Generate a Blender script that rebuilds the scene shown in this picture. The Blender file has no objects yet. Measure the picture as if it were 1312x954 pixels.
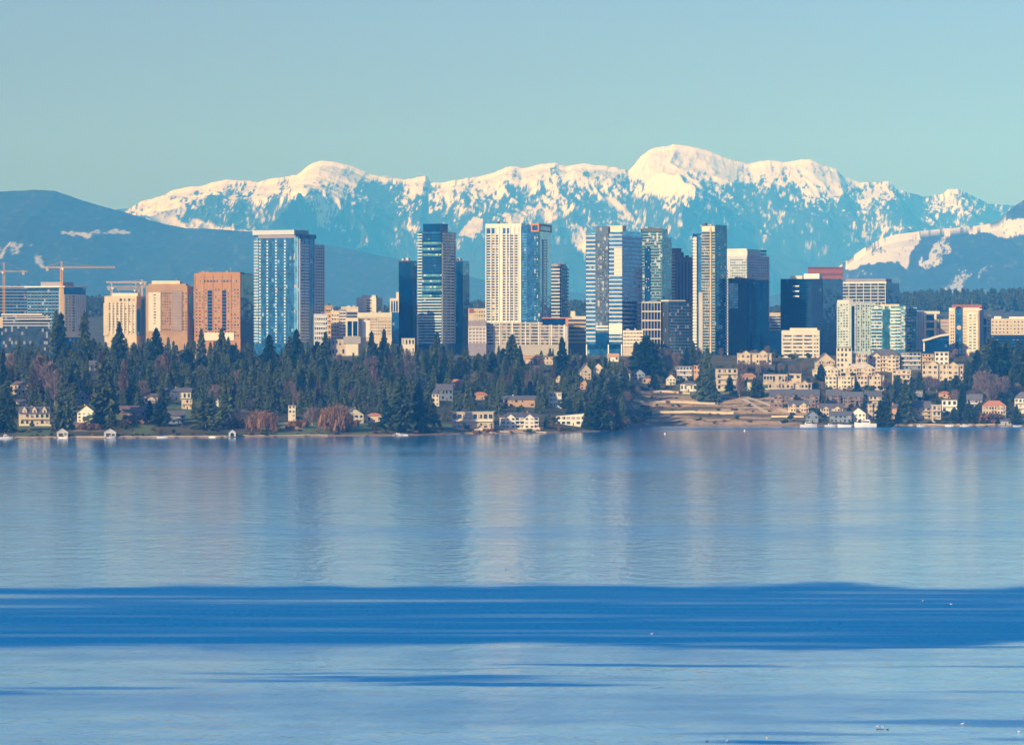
import bpy, math, random
import numpy as np
from mathutils import Vector

# ------------------------------------------------------------------ camera, sky, sun, exposure
SC = bpy.context.scene
COL = SC.collection
F, CX, HY, CAMZ = 5570.0, 656.0, 440.0, 79.0      # focal length, centre and horizon in photo pixels; eye height
cam_d = bpy.data.cameras.new('camera')
cam_d.sensor_width = 36.0
cam_d.lens = 36.0 * F / 1312.0
cam_d.shift_y = (HY - 477.0) / 1312.0
cam_d.clip_start = 5.0
cam_d.clip_end = 300000.0
cam = bpy.data.objects.new('camera', cam_d)
COL.objects.link(cam)
cam.location = (0, 0, CAMZ)
cam.rotation_euler = (math.radians(90), 0, 0)
SC.camera = cam

SUN_EL, SUN_AZ = 22.0, 222.0                       # azimuth clockwise from the viewing direction
world = bpy.data.worlds.new('World')
SC.world = world
world.use_nodes = True
wn = world.node_tree.nodes
sky = wn.new('ShaderNodeTexSky')
sky.sky_type = 'NISHITA'
sky.sun_disc = False
sky.sun_elevation = math.radians(SUN_EL)
sky.sun_rotation = math.radians(SUN_AZ)
sky.altitude = 50
sky.air_density = 1.0
sky.dust_density = 1.3
sky.ozone_density = 1.0
wn['Background'].inputs['Strength'].default_value = 0.105
tint = wn.new('ShaderNodeVectorMath')
tint.operation = 'MULTIPLY'
tint.inputs[1].default_value = (0.515, 0.588, 1.24)   # clear, cold winter air: a bluer sky than the model's
world.node_tree.links.new(sky.outputs[0], tint.inputs[0])
world.node_tree.links.new(tint.outputs[0], wn['Background'].inputs['Color'])

sun_d = bpy.data.lights.new('sun', 'SUN')
sun_d.energy = 4.4
sun_d.angle = math.radians(0.5)
sun_d.color = (1.0, 0.885, 0.70)
sun = bpy.data.objects.new('sun', sun_d)
COL.objects.link(sun)
_a, _e = math.radians(SUN_AZ), math.radians(SUN_EL)
to_sun = Vector((math.sin(_a) * math.cos(_e), math.cos(_a) * math.cos(_e), math.sin(_e)))
sun.rotation_euler = to_sun.to_track_quat('Z', 'Y').to_euler()

SC.view_settings.view_transform = 'Standard'
SC.view_settings.look = 'None'
SC.view_settings.exposure = 0.22
SC.view_settings.gamma = 1.0
SC.cycles.use_denoising = True
SC.cycles.max_bounces = 6
SC.cycles.volume_bounces = 0

# ------------------------------------------------------------------ helpers
def srgb(r, g, b):
    f = lambda c: (c / 255 / 12.92) if c / 255 <= 0.04045 else ((c / 255 + 0.055) / 1.055) ** 2.4
    return (f(r), f(g), f(b))

def _hash(ix, iy, seed):
    h = (ix.astype(np.int64) * 374761393 + iy.astype(np.int64) * 668265263 + seed * 974711) & 0xFFFFFFFF
    h = ((h ^ (h >> 13)) * 1274126177) & 0xFFFFFFFF
    h = ((h ^ (h >> 16)) * 2246822519) & 0xFFFFFFFF
    return ((h ^ (h >> 15)) & 0xFFFFFF) / float(0xFFFFFF)

def vnoise(x, y, seed=0):
    x = np.asarray(x, float); y = np.asarray(y, float)
    xi = np.floor(x); yi = np.floor(y)
    fx = x - xi; fy = y - yi
    fx = fx * fx * fx * (fx * (fx * 6 - 15) + 10); fy = fy * fy * fy * (fy * (fy * 6 - 15) + 10)
    a = _hash(xi, yi, seed); b = _hash(xi + 1, yi, seed); c = _hash(xi, yi + 1, seed); d = _hash(xi + 1, yi + 1, seed)
    return (a + (b - a) * fx) * (1 - fy) + (c + (d - c) * fx) * fy

def fbm(x, y, seed=0, octaves=5, gain=0.5, lac=2.03):
    s = 0.0; a = 1.0; n = 0.0
    for o in range(octaves):
        s = s + a * vnoise(x, y, seed + o * 17); n += a
        x = x * lac + 3.7; y = y * lac + 1.3; a *= gain
    return s / n

def ridged(x, y, seed=0, octaves=5, gain=0.55, lac=2.1):
    s = 0.0; a = 1.0; n = 0.0
    for o in range(octaves):
        v = 1 - np.abs(2 * vnoise(x, y, seed + o * 31) - 1)
        s = s + a * v * v; n += a
        x = x * lac + 5.1; y = y * lac + 2.7; a *= gain
    return s / n

def sstep(a, b, x):
    t = np.clip((np.asarray(x, float) - a) / (b - a), 0, 1)
    return t * t * (3 - 2 * t)

# ---- materials
def new_mat(name):
    m = bpy.data.materials.new(name)
    m.use_nodes = True
    return m, m.node_tree.nodes, m.node_tree.links, m.node_tree.nodes['Principled BSDF']

def N(nodes, kind, **kw):
    n = nodes.new(kind)
    for k, v in kw.items():
        if k.startswith('i_'):
            n.inputs[k[2:].replace('_', ' ')].default_value = v
        else:
            setattr(n, k, v)
    return n

def paint(name, col, rough=0.75, var=0.18, scale=0.12, metallic=0.0, rand=0.0):
    """A solid surface with weathering: noise in world space (metres) and, for copies, a little object-to-object variation."""
    m, n, l, b = new_mat(name)
    geo = N(n, 'ShaderNodeNewGeometry')
    no = N(n, 'ShaderNodeTexNoise', i_Scale=scale, i_Detail=5.0, i_Roughness=0.6)
    l.new(geo.outputs['Position'], no.inputs['Vector'])
    mr = N(n, 'ShaderNodeMapRange')
    mr.inputs[1].default_value = 0.3; mr.inputs[2].default_value = 0.7
    mr.inputs[3].default_value = 1 - var; mr.inputs[4].default_value = 1 + var
    l.new(no.outputs['Fac'], mr.inputs[0])
    fac = mr.outputs[0]
    if rand:
        oi = N(n, 'ShaderNodeObjectInfo')
        mr2 = N(n, 'ShaderNodeMapRange')
        mr2.inputs[3].default_value = 1 - rand; mr2.inputs[4].default_value = 1 + rand
        l.new(oi.outputs['Random'], mr2.inputs[0])
        mu = N(n, 'ShaderNodeMath', operation='MULTIPLY')
        l.new(fac, mu.inputs[0]); l.new(mr2.outputs[0], mu.inputs[1])
        fac = mu.outputs[0]
    vm = N(n, 'ShaderNodeVectorMath', operation='SCALE')
    vm.inputs[0].default_value = col
    l.new(fac, vm.inputs['Scale'])
    l.new(vm.outputs[0], b.inputs['Base Color'])
    b.inputs['Roughness'].default_value = rough
    b.inputs['Metallic'].default_value = metallic
    return m

def glass(name, col, blind=(0.35, 0.36, 0.36), amount=0.14, metallic=0.55, rough=0.08, cell=(2.2, 3.4), tilt=0.012):
    """Tinted facade glass: pane by pane differences (blinds, tint, slightly tilted panes) on a grid of real metres."""
    m, n, l, b = new_mat(name)
    geo = N(n, 'ShaderNodeNewGeometry')
    dv = N(n, 'ShaderNodeVectorMath', operation='DIVIDE')
    dv.inputs[1].default_value = (cell[0], 40.0, cell[1])
    fl = N(n, 'ShaderNodeVectorMath', operation='FLOOR')
    wnz = N(n, 'ShaderNodeTexWhiteNoise', noise_dimensions='3D')
    l.new(geo.outputs['Position'], dv.inputs[0]); l.new(dv.outputs[0], fl.inputs[0]); l.new(fl.outputs[0], wnz.inputs['Vector'])
    gt = N(n, 'ShaderNodeMath', operation='GREATER_THAN'); gt.inputs[1].default_value = 1 - amount
    l.new(wnz.outputs['Value'], gt.inputs[0])
    big = N(n, 'ShaderNodeTexNoise', i_Scale=0.03, i_Detail=3.0)
    l.new(geo.outputs['Position'], big.inputs['Vector'])
    sep = N(n, 'ShaderNodeSeparateColor')
    l.new(wnz.outputs['Color'], sep.inputs[0])
    ad = N(n, 'ShaderNodeMath', operation='ADD')
    l.new(sep.outputs[1], ad.inputs[0]); l.new(big.outputs['Fac'], ad.inputs[1])
    mr = N(n, 'ShaderNodeMapRange')
    mr.inputs[1].default_value = 0.3; mr.inputs[2].default_value = 1.7; mr.inputs[3].default_value = 0.55; mr.inputs[4].default_value = 1.45
    l.new(ad.outputs[0], mr.inputs[0])
    vm = N(n, 'ShaderNodeVectorMath', operation='SCALE'); vm.inputs[0].default_value = col
    l.new(mr.outputs[0], vm.inputs['Scale'])
    mx = N(n, 'ShaderNodeMix', data_type='RGBA')
    l.new(gt.outputs[0], mx.inputs['Factor']); l.new(vm.outputs[0], mx.inputs['A']); mx.inputs['B'].default_value = (*blind, 1)
    l.new(mx.outputs['Result'], b.inputs['Base Color'])
    mm = N(n, 'ShaderNodeMapRange'); mm.inputs[3].default_value = metallic; mm.inputs[4].default_value = 0.1
    l.new(gt.outputs[0], mm.inputs[0]); l.new(mm.outputs[0], b.inputs['Metallic'])
    sub = N(n, 'ShaderNodeVectorMath', operation='SUBTRACT'); sub.inputs[1].default_value = (0.5, 0.5, 0.5)
    l.new(wnz.outputs['Color'], sub.inputs[0])
    sc = N(n, 'ShaderNodeVectorMath', operation='SCALE'); sc.inputs['Scale'].default_value = tilt * 2
    l.new(sub.outputs[0], sc.inputs[0])
    an = N(n, 'ShaderNodeVectorMath', operation='ADD')
    l.new(geo.outputs['Normal'], an.inputs[0]); l.new(sc.outputs[0], an.inputs[1])
    nm = N(n, 'ShaderNodeVectorMath', operation='NORMALIZE'); l.new(an.outputs[0], nm.inputs[0])
    l.new(nm.outputs[0], b.inputs['Normal'])
    b.inputs['Roughness'].default_value = rough
    return m

# ---- objects
def link(o, parent=None):
    COL.objects.link(o)
    if parent is not None:
        o.parent = parent
    return o

def tag(o, label=None, cat=None, group=None, kind=None):
    for k, v in (('label', label), ('category', cat), ('group', group), ('kind', kind)):
        if v:
            o[k] = v
    return o

def thing(name, label, cat, loc=(0, 0, 0), rz=0.0, group=None):
    o = bpy.data.objects.new(name, None)
    o.location = loc; o.rotation_euler = (0, 0, rz)
    o.empty_display_size = 1.0
    link(o)
    return tag(o, label, cat, group)

def mesh_np(name, verts, faces, mat=None, smooth=False):
    """verts (n,3) and faces (m,3) or (m,4) as arrays."""
    me = bpy.data.meshes.new(name)
    verts = np.asarray(verts, np.float32); faces = np.asarray(faces, np.int32)
    k = faces.shape[1]
    me.vertices.add(len(verts)); me.vertices.foreach_set('co', verts.ravel())
    me.loops.add(faces.size); me.loops.foreach_set('vertex_index', faces.ravel())
    me.polygons.add(len(faces))
    me.polygons.foreach_set('loop_start', np.arange(0, faces.size, k, dtype=np.int32))
    me.polygons.foreach_set('loop_total', np.full(len(faces), k, np.int32))
    me.polygons.foreach_set('use_smooth', np.full(len(faces), smooth))
    me.update(calc_edges=True)
    if mat:
        me.materials.append(mat)
    return me

def grid_mesh(name, X, Y, Z, mat, smooth=True):
    ny, nx = X.shape
    v = np.stack([X, Y, Z], -1).reshape(-1, 3)
    i = np.arange(ny * nx).reshape(ny, nx)
    f = np.stack([i[:-1, :-1], i[:-1, 1:], i[1:, 1:], i[1:, :-1]], -1).reshape(-1, 4)
    return mesh_np(name, v, f, mat, smooth)

def add_attr(me, name, vals):
    a = me.attributes.new(name, 'FLOAT', 'POINT')
    a.data.foreach_set('value', np.asarray(vals, np.float32).ravel())

def structure(name, me, label=None):
    o = link(bpy.data.objects.new(name, me))
    o['kind'] = 'structure'
    if label:
        o['label'] = label
    return o

class MB:
    """Collects boxes, tubes, prisms and loose faces into ONE mesh."""
    def __init__(s):
        s.v = []; s.f = []
    def face(s, pts):
        b = len(s.v); s.v += [tuple(p) for p in pts]; s.f.append(tuple(range(b, b + len(pts))))
    def box(s, x0, x1, y0, y1, z0, z1):
        b = len(s.v)
        s.v += [(x, y, z) for z in (z0, z1) for x, y in ((x0, y0), (x1, y0), (x1, y1), (x0, y1))]
        s.f += [tuple(b + i for i in q) for q in ((0, 3, 2, 1), (4, 5, 6, 7), (0, 1, 5, 4), (1, 2, 6, 5), (2, 3, 7, 6), (3, 0, 4, 7))]
    def prism(s, poly, y0, y1):
        """poly: (x,z) outline extruded along y."""
        n = len(poly); b = len(s.v)
        s.v += [(x, y0, z) for x, z in poly] + [(x, y1, z) for x, z in poly]
        s.f.append(tuple(b + i for i in range(n))); s.f.append(tuple(b + n + i for i in reversed(range(n))))
        s.f += [(b + i, b + n + i, b + n + (i + 1) % n, b + (i + 1) % n) for i in range(n)]
    def slab(s, poly, z0, z1):
        """poly: (x,y) outline extruded along z."""
        n = len(poly); b = len(s.v)
        s.v += [(x, y, z0) for x, y in poly] + [(x, y, z1) for x, y in poly]
        s.f.append(tuple(b + i for i in reversed(range(n)))); s.f.append(tuple(b + n + i for i in range(n)))
        s.f += [(b + i, b + (i + 1) % n, b + n + (i + 1) % n, b + n + i) for i in range(n)]
    def tube(s, p, q, r0, r1=None, n=5):
        p = Vector(p); q = Vector(q); r1 = r0 if r1 is None else r1
        d = (q - p).normalized(); u = d.orthogonal().normalized(); w = d.cross(u)
        b = len(s.v)
        for c, r in ((p, r0), (q, r1)):
            s.v += [tuple(c + (u * math.cos(t) + w * math.sin(t)) * r) for t in (2 * math.pi * k / n for k in range(n))]
        s.f += [(b + k, b + (k + 1) % n, b + n + (k + 1) % n, b + n + k) for k in range(n)]
        s.f.append(tuple(b + k for k in reversed(range(n)))); s.f.append(tuple(b + n + k for k in range(n)))
    def mesh(s, name, mat):
        me = bpy.data.meshes.new(name)
        me.from_pydata(s.v, [], s.f)
        me.materials.append(mat)
        return me
    def build(s, name, mat, parent=None, loc=None, rz=0):
        o = bpy.data.objects.new(name, s.mesh(name, mat))
        if loc is not None:
            o.location = loc; o.rotation_euler = (0, 0, rz)
        return link(o, parent)

_CUBES = {}
def cube_mesh(mat):
    me = _CUBES.get(mat.name)
    if me is None:
        b = MB(); b.box(0, 1, 0, 1, 0, 1)
        me = _CUBES[mat.name] = b.mesh('block_' + mat.name, mat)
    return me

def block(name, mat, parent, x0, x1, y0, y1, z0, z1):
    """One box-shaped part; every box of a material shares one unit mesh."""
    o = bpy.data.objects.new(name, cube_mesh(mat))
    o.location = (x0, y0, z0); o.scale = (max(x1 - x0, .02), max(y1 - y0, .02), max(z1 - z0, .02))
    return link(o, parent)

# ------------------------------------------------------------------ the lie of the land
SHORE_PX = [-400, 0, 150, 300, 500, 600, 700, 760, 785, 797, 803, 812, 830, 900, 1030, 1150, 1312, 1700]
SHORE_D = [3590, 3612, 3640, 3672, 3735, 3800, 3850, 3905, 3925, 3960, 4060, 4150, 4195, 4200, 4170, 4185, 4165, 4160]
PLATEAU_D, PLATEAU_Z = 4620.0, 66.0
RIDGE_PX = [-600, 0, 108, 125, 200, 420, 590, 615, 700, 740, 780, 880, 990, 1100, 1150, 1200, 1312, 1800]
RIDGE_Y = [388, 388, 384, 382, 388, 398, 392, 389, 394, 388, 396, 394, 396, 384, 377, 375, 374, 372]

def land(X, Y):
    X = np.asarray(X, float); Y = np.asarray(Y, float)
    Ys = np.maximum(Y, 300.0)
    px = CX + F * X / Ys
    ds = np.interp(px, SHORE_PX, SHORE_D)
    ds = ds + (fbm(X / 45, Y * 0 + 3.3, 5, 3) - 0.5) * 22
    t = (Y - ds) / (PLATEAU_D - ds)
    tc = np.clip(t, 0, 1)
    z = 1.0 * sstep(0, 0.012, t) + (PLATEAU_Z - 1) * (tc ** 1.05 * (1 - 0.18 * tc) / 0.82)
    z = z + (fbm(X / 120, Y / 120, 11, 4) - 0.5) * 9 * sstep(0.05, 0.3, t) * (1 - sstep(0.85, 1.1, t))
    z = np.where(t < 0, np.maximum(-5.0, (Y - ds) * 0.08 - 0.15), z)
    far = np.interp(px, RIDGE_PX, RIDGE_Y)
    zr = CAMZ + (HY - far) * 9000.0 / F - 22
    bump = sstep(6000, 8900, Y) * (1 - sstep(9300, 13000, Y))
    z = z + np.where(t > 1, (zr - PLATEAU_Z) * bump, 0)
    near = 76.0 * (1 - sstep(0, 420, Y))
    return np.where(Y < 1500, np.maximum(near - 4.0 * (Y > 10), -4.0) , z)

def px_to_x(px, d):
    return (px - CX) * d / F

_DS = np.arange(3560, 5600, 2.0)
def ground_hit(px, py):
    """Distance at which the line of sight through a point of the picture meets the hillside."""
    zs = land((px - CX) / F * _DS, _DS)
    yy = HY - (zs - CAMZ) / _DS * F
    ok = np.nonzero((yy <= py) & (zs > 0))[0]
    return float(_DS[ok[0]]) if len(ok) else 4650.0

def land1(x, y):
    return float(land(np.array([x]), np.array([y]))[0])

def axis(points):
    out = []
    for a, b, s in points:
        out += list(np.arange(a, b, s))
    out.append(points[-1][1])
    return np.array(out, float)

# ---- ground
gx = axis([(-24000, -6000, 3000), (-6000, -1600, 400), (-1600, -700, 60), (-700, 700, 5), (700, 1600, 60), (1600, 6000, 400), (6000, 24000, 3000)])
gy = axis([(-3000, 0, 300), (0, 500, 20), (500, 3540, 190), (3540, 4720, 5), (4720, 6000, 40), (6000, 13000, 140), (13000, 52000, 1500)])
GX, GY = np.meshgrid(gx, gy)
GZ = land(GX, GY)
m_ground, n, l, b = new_mat('ground_soil_and_grass')
geo = N(n, 'ShaderNodeNewGeometry')
n1 = N(n, 'ShaderNodeTexNoise', i_Scale=0.03, i_Detail=6.0, i_Roughness=0.65)
n2 = N(n, 'ShaderNodeTexNoise', i_Scale=0.35, i_Detail=4.0)
l.new(geo.outputs['Position'], n1.inputs['Vector']); l.new(geo.outputs['Position'], n2.inputs['Vector'])
cr = N(n, 'ShaderNodeValToRGB')
e = cr.color_ramp.elements
e[0].position = 0.34; e[0].color = (*srgb(46, 58, 34), 1)
e[1].position = 0.66; e[1].color = (*srgb(98, 92, 58), 1)
l.new(n1.outputs['Fac'], cr.inputs[0])
def attr_mix(prev, name, col_a, col_b):
    at = N(n, 'ShaderNodeAttribute', attribute_name=name)
    mr = N(n, 'ShaderNodeMapRange'); mr.inputs[1].default_value = 0.3; mr.inputs[2].default_value = 0.7
    l.new(n2.outputs['Fac'], mr.inputs[0])
    cm = N(n, 'ShaderNodeMix', data_type='RGBA'); l.new(mr.outputs[0], cm.inputs['Factor'])
    cm.inputs['A'].default_value = (*col_a, 1); cm.inputs['B'].default_value = (*col_b, 1)
    mx = N(n, 'ShaderNodeMix', data_type='RGBA')
    l.new(at.outputs['Fac'], mx.inputs['Factor']); l.new(prev, mx.inputs['A']); l.new(cm.outputs['Result'], mx.inputs['B'])
    return mx.outputs['Result']
c = attr_mix(cr.outputs[0], 'lawn', srgb(70, 104, 52), srgb(104, 120, 66))
c = attr_mix(c, 'earth', srgb(214, 188, 142), srgb(150, 118, 84))
c = attr_mix(c, 'beach', srgb(176, 150, 112), srgb(128, 112, 90))
c = attr_mix(c, 'paving', srgb(70, 76, 56), srgb(110, 104, 90))
l.new(c, b.inputs['Base Color'])
b.inputs['Roughness'].default_value = 0.95
me = grid_mesh('ground', GX, GY, GZ, m_ground)
gpx = CX + F * GX / np.maximum(GY, 300)
gpy = HY - (GZ - CAMZ) / np.maximum(GY, 300) * F
def patch(px0, px1, py0, py1, soft=4, seed=1, wob=5):
    w = (fbm(GX / 18, GY / 18, seed, 3) - 0.5) * 2 * wob
    return sstep(px0 - soft, px0 + soft, gpx + w) * (1 - sstep(px1 - soft, px1 + soft, gpx + w)) * \
        sstep(py0 - soft * .5, py0 + soft * .5, gpy + w * .4) * (1 - sstep(py1 - soft * .5, py1 + soft * .5, gpy + w * .4)) * (GY > 3500) * (GY < 4800)
lawn = patch(22, 66, 544, 560) + patch(165, 200, 541, 556) + patch(335, 420, 541, 560) + patch(450, 485, 541, 556) + patch(870, 1000, 492, 512, seed=4) + patch(200, 250, 515, 535)
lawn = lawn + patch(40, 62, 538, 546) + patch(560, 600, 543, 556)
earth = patch(808, 1034, 500, 544, seed=7, wob=4)
rows = sstep(0.42, 0.58, vnoise(gpx / 70, GZ * 0.62, 77) * 0.60 + fbm(GX / 16, GY / 9, 31, 4) * 0.40)
earth = earth * (0.12 + 0.88 * rows) + patch(365, 385, 540, 552) + patch(640, 690, 546, 556) + patch(90, 128, 540, 552)
beach = np.where(GY > 3000, (1 - sstep(0.6, 1.6, GZ)) * (GZ > -2), 0.0)
paving = sstep(0.93, 1.0, (GY - 3600) / 1020) * (GY < 6000)
for k, v in (('lawn', lawn), ('earth', earth), ('beach', beach), ('paving', paving)):
    add_attr(me, k, np.clip(v, 0, 1))
structure('ground', me)

# ---- lake
def wind_mask(X, Y):
    """Patches of wind-ruffled water, in metres on the lake."""
    w = np.zeros_like(X)
    wob = (fbm(X / 90, Y / 300, 41, 4) - 0.5)
    fine = fbm(X / 60, Y / 9, 43, 4)
    y = Y + wob * 60 + (fbm(X / 34, Y / 50, 45, 5) - 0.5) * 46
    band = sstep(1112, 1150, y - X * 0.055 + 6) * (1 - sstep(1392, 1436, y - np.minimum(X, 0) * 0.03))
    tone = np.interp(y, [1110, 1140, 1180, 1230, 1275, 1310, 1345, 1375, 1400, 1440], [.7, .9, 1.0, .97, .92, .84, .78, .74, .95, .7])
    streaks = tone * (0.62 + 0.55 * sstep(0.28, 0.66, fine * 0.6 + vnoise(X / 260, Y / 20, 47) * 0.4))
    left_gap = np.exp(-((X + 170) / 40) ** 2) * (np.exp(-((Y - 1360 + (X + 160) * .1) / 13) ** 2) + .8 * np.exp(-((Y - 1308) / 10) ** 2)) + .8 * np.exp(-((X + 40) / 75) ** 2) * np.exp(-((Y - 1338 - X * .03) / 9) ** 2)
    w = band * np.clip(streaks, 0, 1.0) * (1 - 0.85 * np.clip(left_gap, 0, 1)) 
    for cx, cy, rx, ry, s in ((-25, 1021, 62, 9, 1.0), (-10, 1003, 40, 6, .8), (-118, 985, 40, 7, .8), (75, 1134, 90, 5.5, 1.0), (-20, 1052, 40, 3, .4),
                              (38, 1064, 46, 4, .7), (95, 905, 38, 9, .55), (52, 860, 16, 4, .8), (-55, 1040, 30, 3, .5), (120, 1065, 50, 3, .5),
                              (60, 880, 30, 4, .4), (120, 985, 40, 5, .35), (-95, 1000, 26, 4, .6), (105, 868, 18, 3, .5)):
        rr = np.sqrt(((X - cx) / rx) ** 2 + ((Y + wob * 20 + (fbm(X / 18, Y / 30, 61, 3) - .5) * 8 - cy - (X - cx) * -0.04) / (ry * 1.6)) ** 2)
        w = np.maximum(w, s * sstep(1.05, 0.15, rr + (fine - .5) * 1.3))
    # light airs further out and the bright strip in the bay
    w = np.maximum(w, 0.20 * sstep(0.56, 0.72, fbm(X / 300, Y / 70, 53, 4)) * (Y < 1130))
    w = np.maximum(w, 0.16 * sstep(0.50, 0.72, fbm(X / 420, Y / 130, 57, 4)) * (Y > 1440))
    bay = sstep(110, 150, X) * np.exp(-((Y - 4020 - (X - 150) * .12) / 55) ** 2)
    return np.clip(np.maximum(w, 0.55 * bay), 0, 1)

wx = axis([(-23500, -2000, 4300), (-2000, -420, 80), (-420, 420, 3.5), (420, 2000, 80), (2000, 23500, 4300)])
wy = axis([(200, 820, 62), (820, 1480, 1.6), (1480, 2600, 10), (2600, 4300, 14)])
WX, WY = np.meshgrid(wx, wy)
m_water, n, l, b = new_mat('lake_water')
geo = N(n, 'ShaderNodeNewGeometry')
at = N(n, 'ShaderNodeAttribute', attribute_name='wind')
def wave(scale, detail, sx=1.0, sy=1.0):
    mp = N(n, 'ShaderNodeMapping'); mp.inputs['Scale'].default_value = (sx, sy, 1)
    l.new(geo.outputs['Position'], mp.inputs['Vector'])
    t = N(n, 'ShaderNodeTexNoise', i_Scale=scale, i_Detail=detail, i_Roughness=0.55)
    l.new(mp.outputs[0], t.inputs['Vector'])
    return t.outputs['Fac']
swell = wave(0.14, 3.0, 1.0, 0.42)
chop = wave(0.6, 3.0, 0.7, 1.0)
b1 = N(n, 'ShaderNodeBump'); b1.inputs['Strength'].default_value = 1.0
d1 = N(n, 'ShaderNodeMapRange'); d1.inputs[3].default_value = 0.50; d1.inputs[4].default_value = 0.35
l.new(at.outputs['Fac'], d1.inputs[0]); l.new(d1.outputs[0], b1.inputs['Distance'])
l.new(swell, b1.inputs['Height'])
b2 = N(n, 'ShaderNodeBump'); b2.inputs['Strength'].default_value = 1.0
d2 = N(n, 'ShaderNodeMapRange'); d2.inputs[3].default_value = 0.045; d2.inputs[4].default_value = 0.80
l.new(at.outputs['Fac'], d2.inputs[0]); l.new(d2.outputs[0], b2.inputs['Distance'])
l.new(chop, b2.inputs['Height']); l.new(b1.outputs[0], b2.inputs['Normal'])
l.new(b2.outputs[0], b.inputs['Normal'])
rg = N(n, 'ShaderNodeMapRange'); rg.inputs[3].default_value = 0.11; rg.inputs[4].default_value = 0.48
l.new(at.outputs['Fac'], rg.inputs[0]); l.new(rg.outputs[0], b.inputs['Roughness'])
cw = N(n, 'ShaderNodeMapRange'); cw.inputs[1].default_value = 0.05; cw.inputs[2].default_value = 0.75; cw.inputs[3].default_value = 1.0; cw.inputs[4].default_value = 0.0
l.new(at.outputs['Fac'], cw.inputs[0])
mot = N(n, 'ShaderNodeMapRange'); mot.inputs[1].default_value = 0.38; mot.inputs[2].default_value = 0.62; mot.inputs[3].default_value = 0.45; mot.inputs[4].default_value = 1.0
l.new(wave(0.03, 5.0, 1.0, 1.6), mot.inputs[0])
mm_ = N(n, 'ShaderNodeMath', operation='MULTIPLY'); l.new(cw.outputs[0], mm_.inputs[0]); l.new(mot.outputs[0], mm_.inputs[1])
l.new(mm_.outputs[0], b.inputs['Coat Weight'])
b.inputs['Coat IOR'].default_value = 1.333; b.inputs['Coat Roughness'].default_value = 0.14
l.new(b1.outputs[0], b.inputs['Coat Normal'])
sl_ = N(n, 'ShaderNodeMapRange'); sl_.inputs[3].default_value = 0.5; sl_.inputs[4].default_value = 0.04
l.new(at.outputs['Fac'], sl_.inputs[0]); l.new(sl_.outputs[0], b.inputs['Specular IOR Level'])
b.inputs['Base Color'].default_value = (0.0, 0.215, 0.56, 1)
b.inputs['IOR'].default_value = 1.333
b.inputs['Specular Tint'].default_value = (0.3, 0.97, 1.0, 1)
me = grid_mesh('lake', WX, WY, np.zeros_like(WX), m_water)
add_attr(me, 'wind', wind_mask(WX, WY))
structure('lake_water', me)

# ---- mountains
m_mtn, n, l, b = new_mat('mountain_forest_and_snow')
geo = N(n, 'ShaderNodeNewGeometry')
at = N(n, 'ShaderNodeAttribute', attribute_name='snow')
nz = N(n, 'ShaderNodeTexNoise', i_Scale=0.004, i_Detail=6.0, i_Roughness=0.7)
l.new(geo.outputs['Position'], nz.inputs['Vector'])
cr = N(n, 'ShaderNodeValToRGB')
cr.color_ramp.elements[0].position = 0.3; cr.color_ramp.elements[0].color = (0.010, 0.022, 0.026, 1)
cr.color_ramp.elements[1].position = 0.7; cr.color_ramp.elements[1].color = (0.030, 0.042, 0.044, 1)
l.new(nz.outputs['Fac'], cr.inputs[0])
mx = N(n, 'ShaderNodeMix', data_type='RGBA')
l.new(at.outputs['Fac'], mx.inputs['Factor']); l.new(cr.outputs[0], mx.inputs['A']); mx.inputs['B'].default_value = (0.95, 0.90, 0.74, 1)
l.new(mx.outputs['Result'], b.inputs['Base Color'])
b.inputs['Roughness'].default_value = 0.9

def inside(px, py, poly):
    r = np.zeros(px.shape, bool)
    for (x0, y0), (x1, y1) in zip(poly, poly[1:] + poly[:1]):
        c = ((y0 > py) != (y1 > py))
        with np.errstate(divide='ignore', invalid='ignore'):
            r ^= c & (px < (x1 - x0) * (py - y0) / (y1 - y0 + 1e-9) + x0)
    return r

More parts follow.
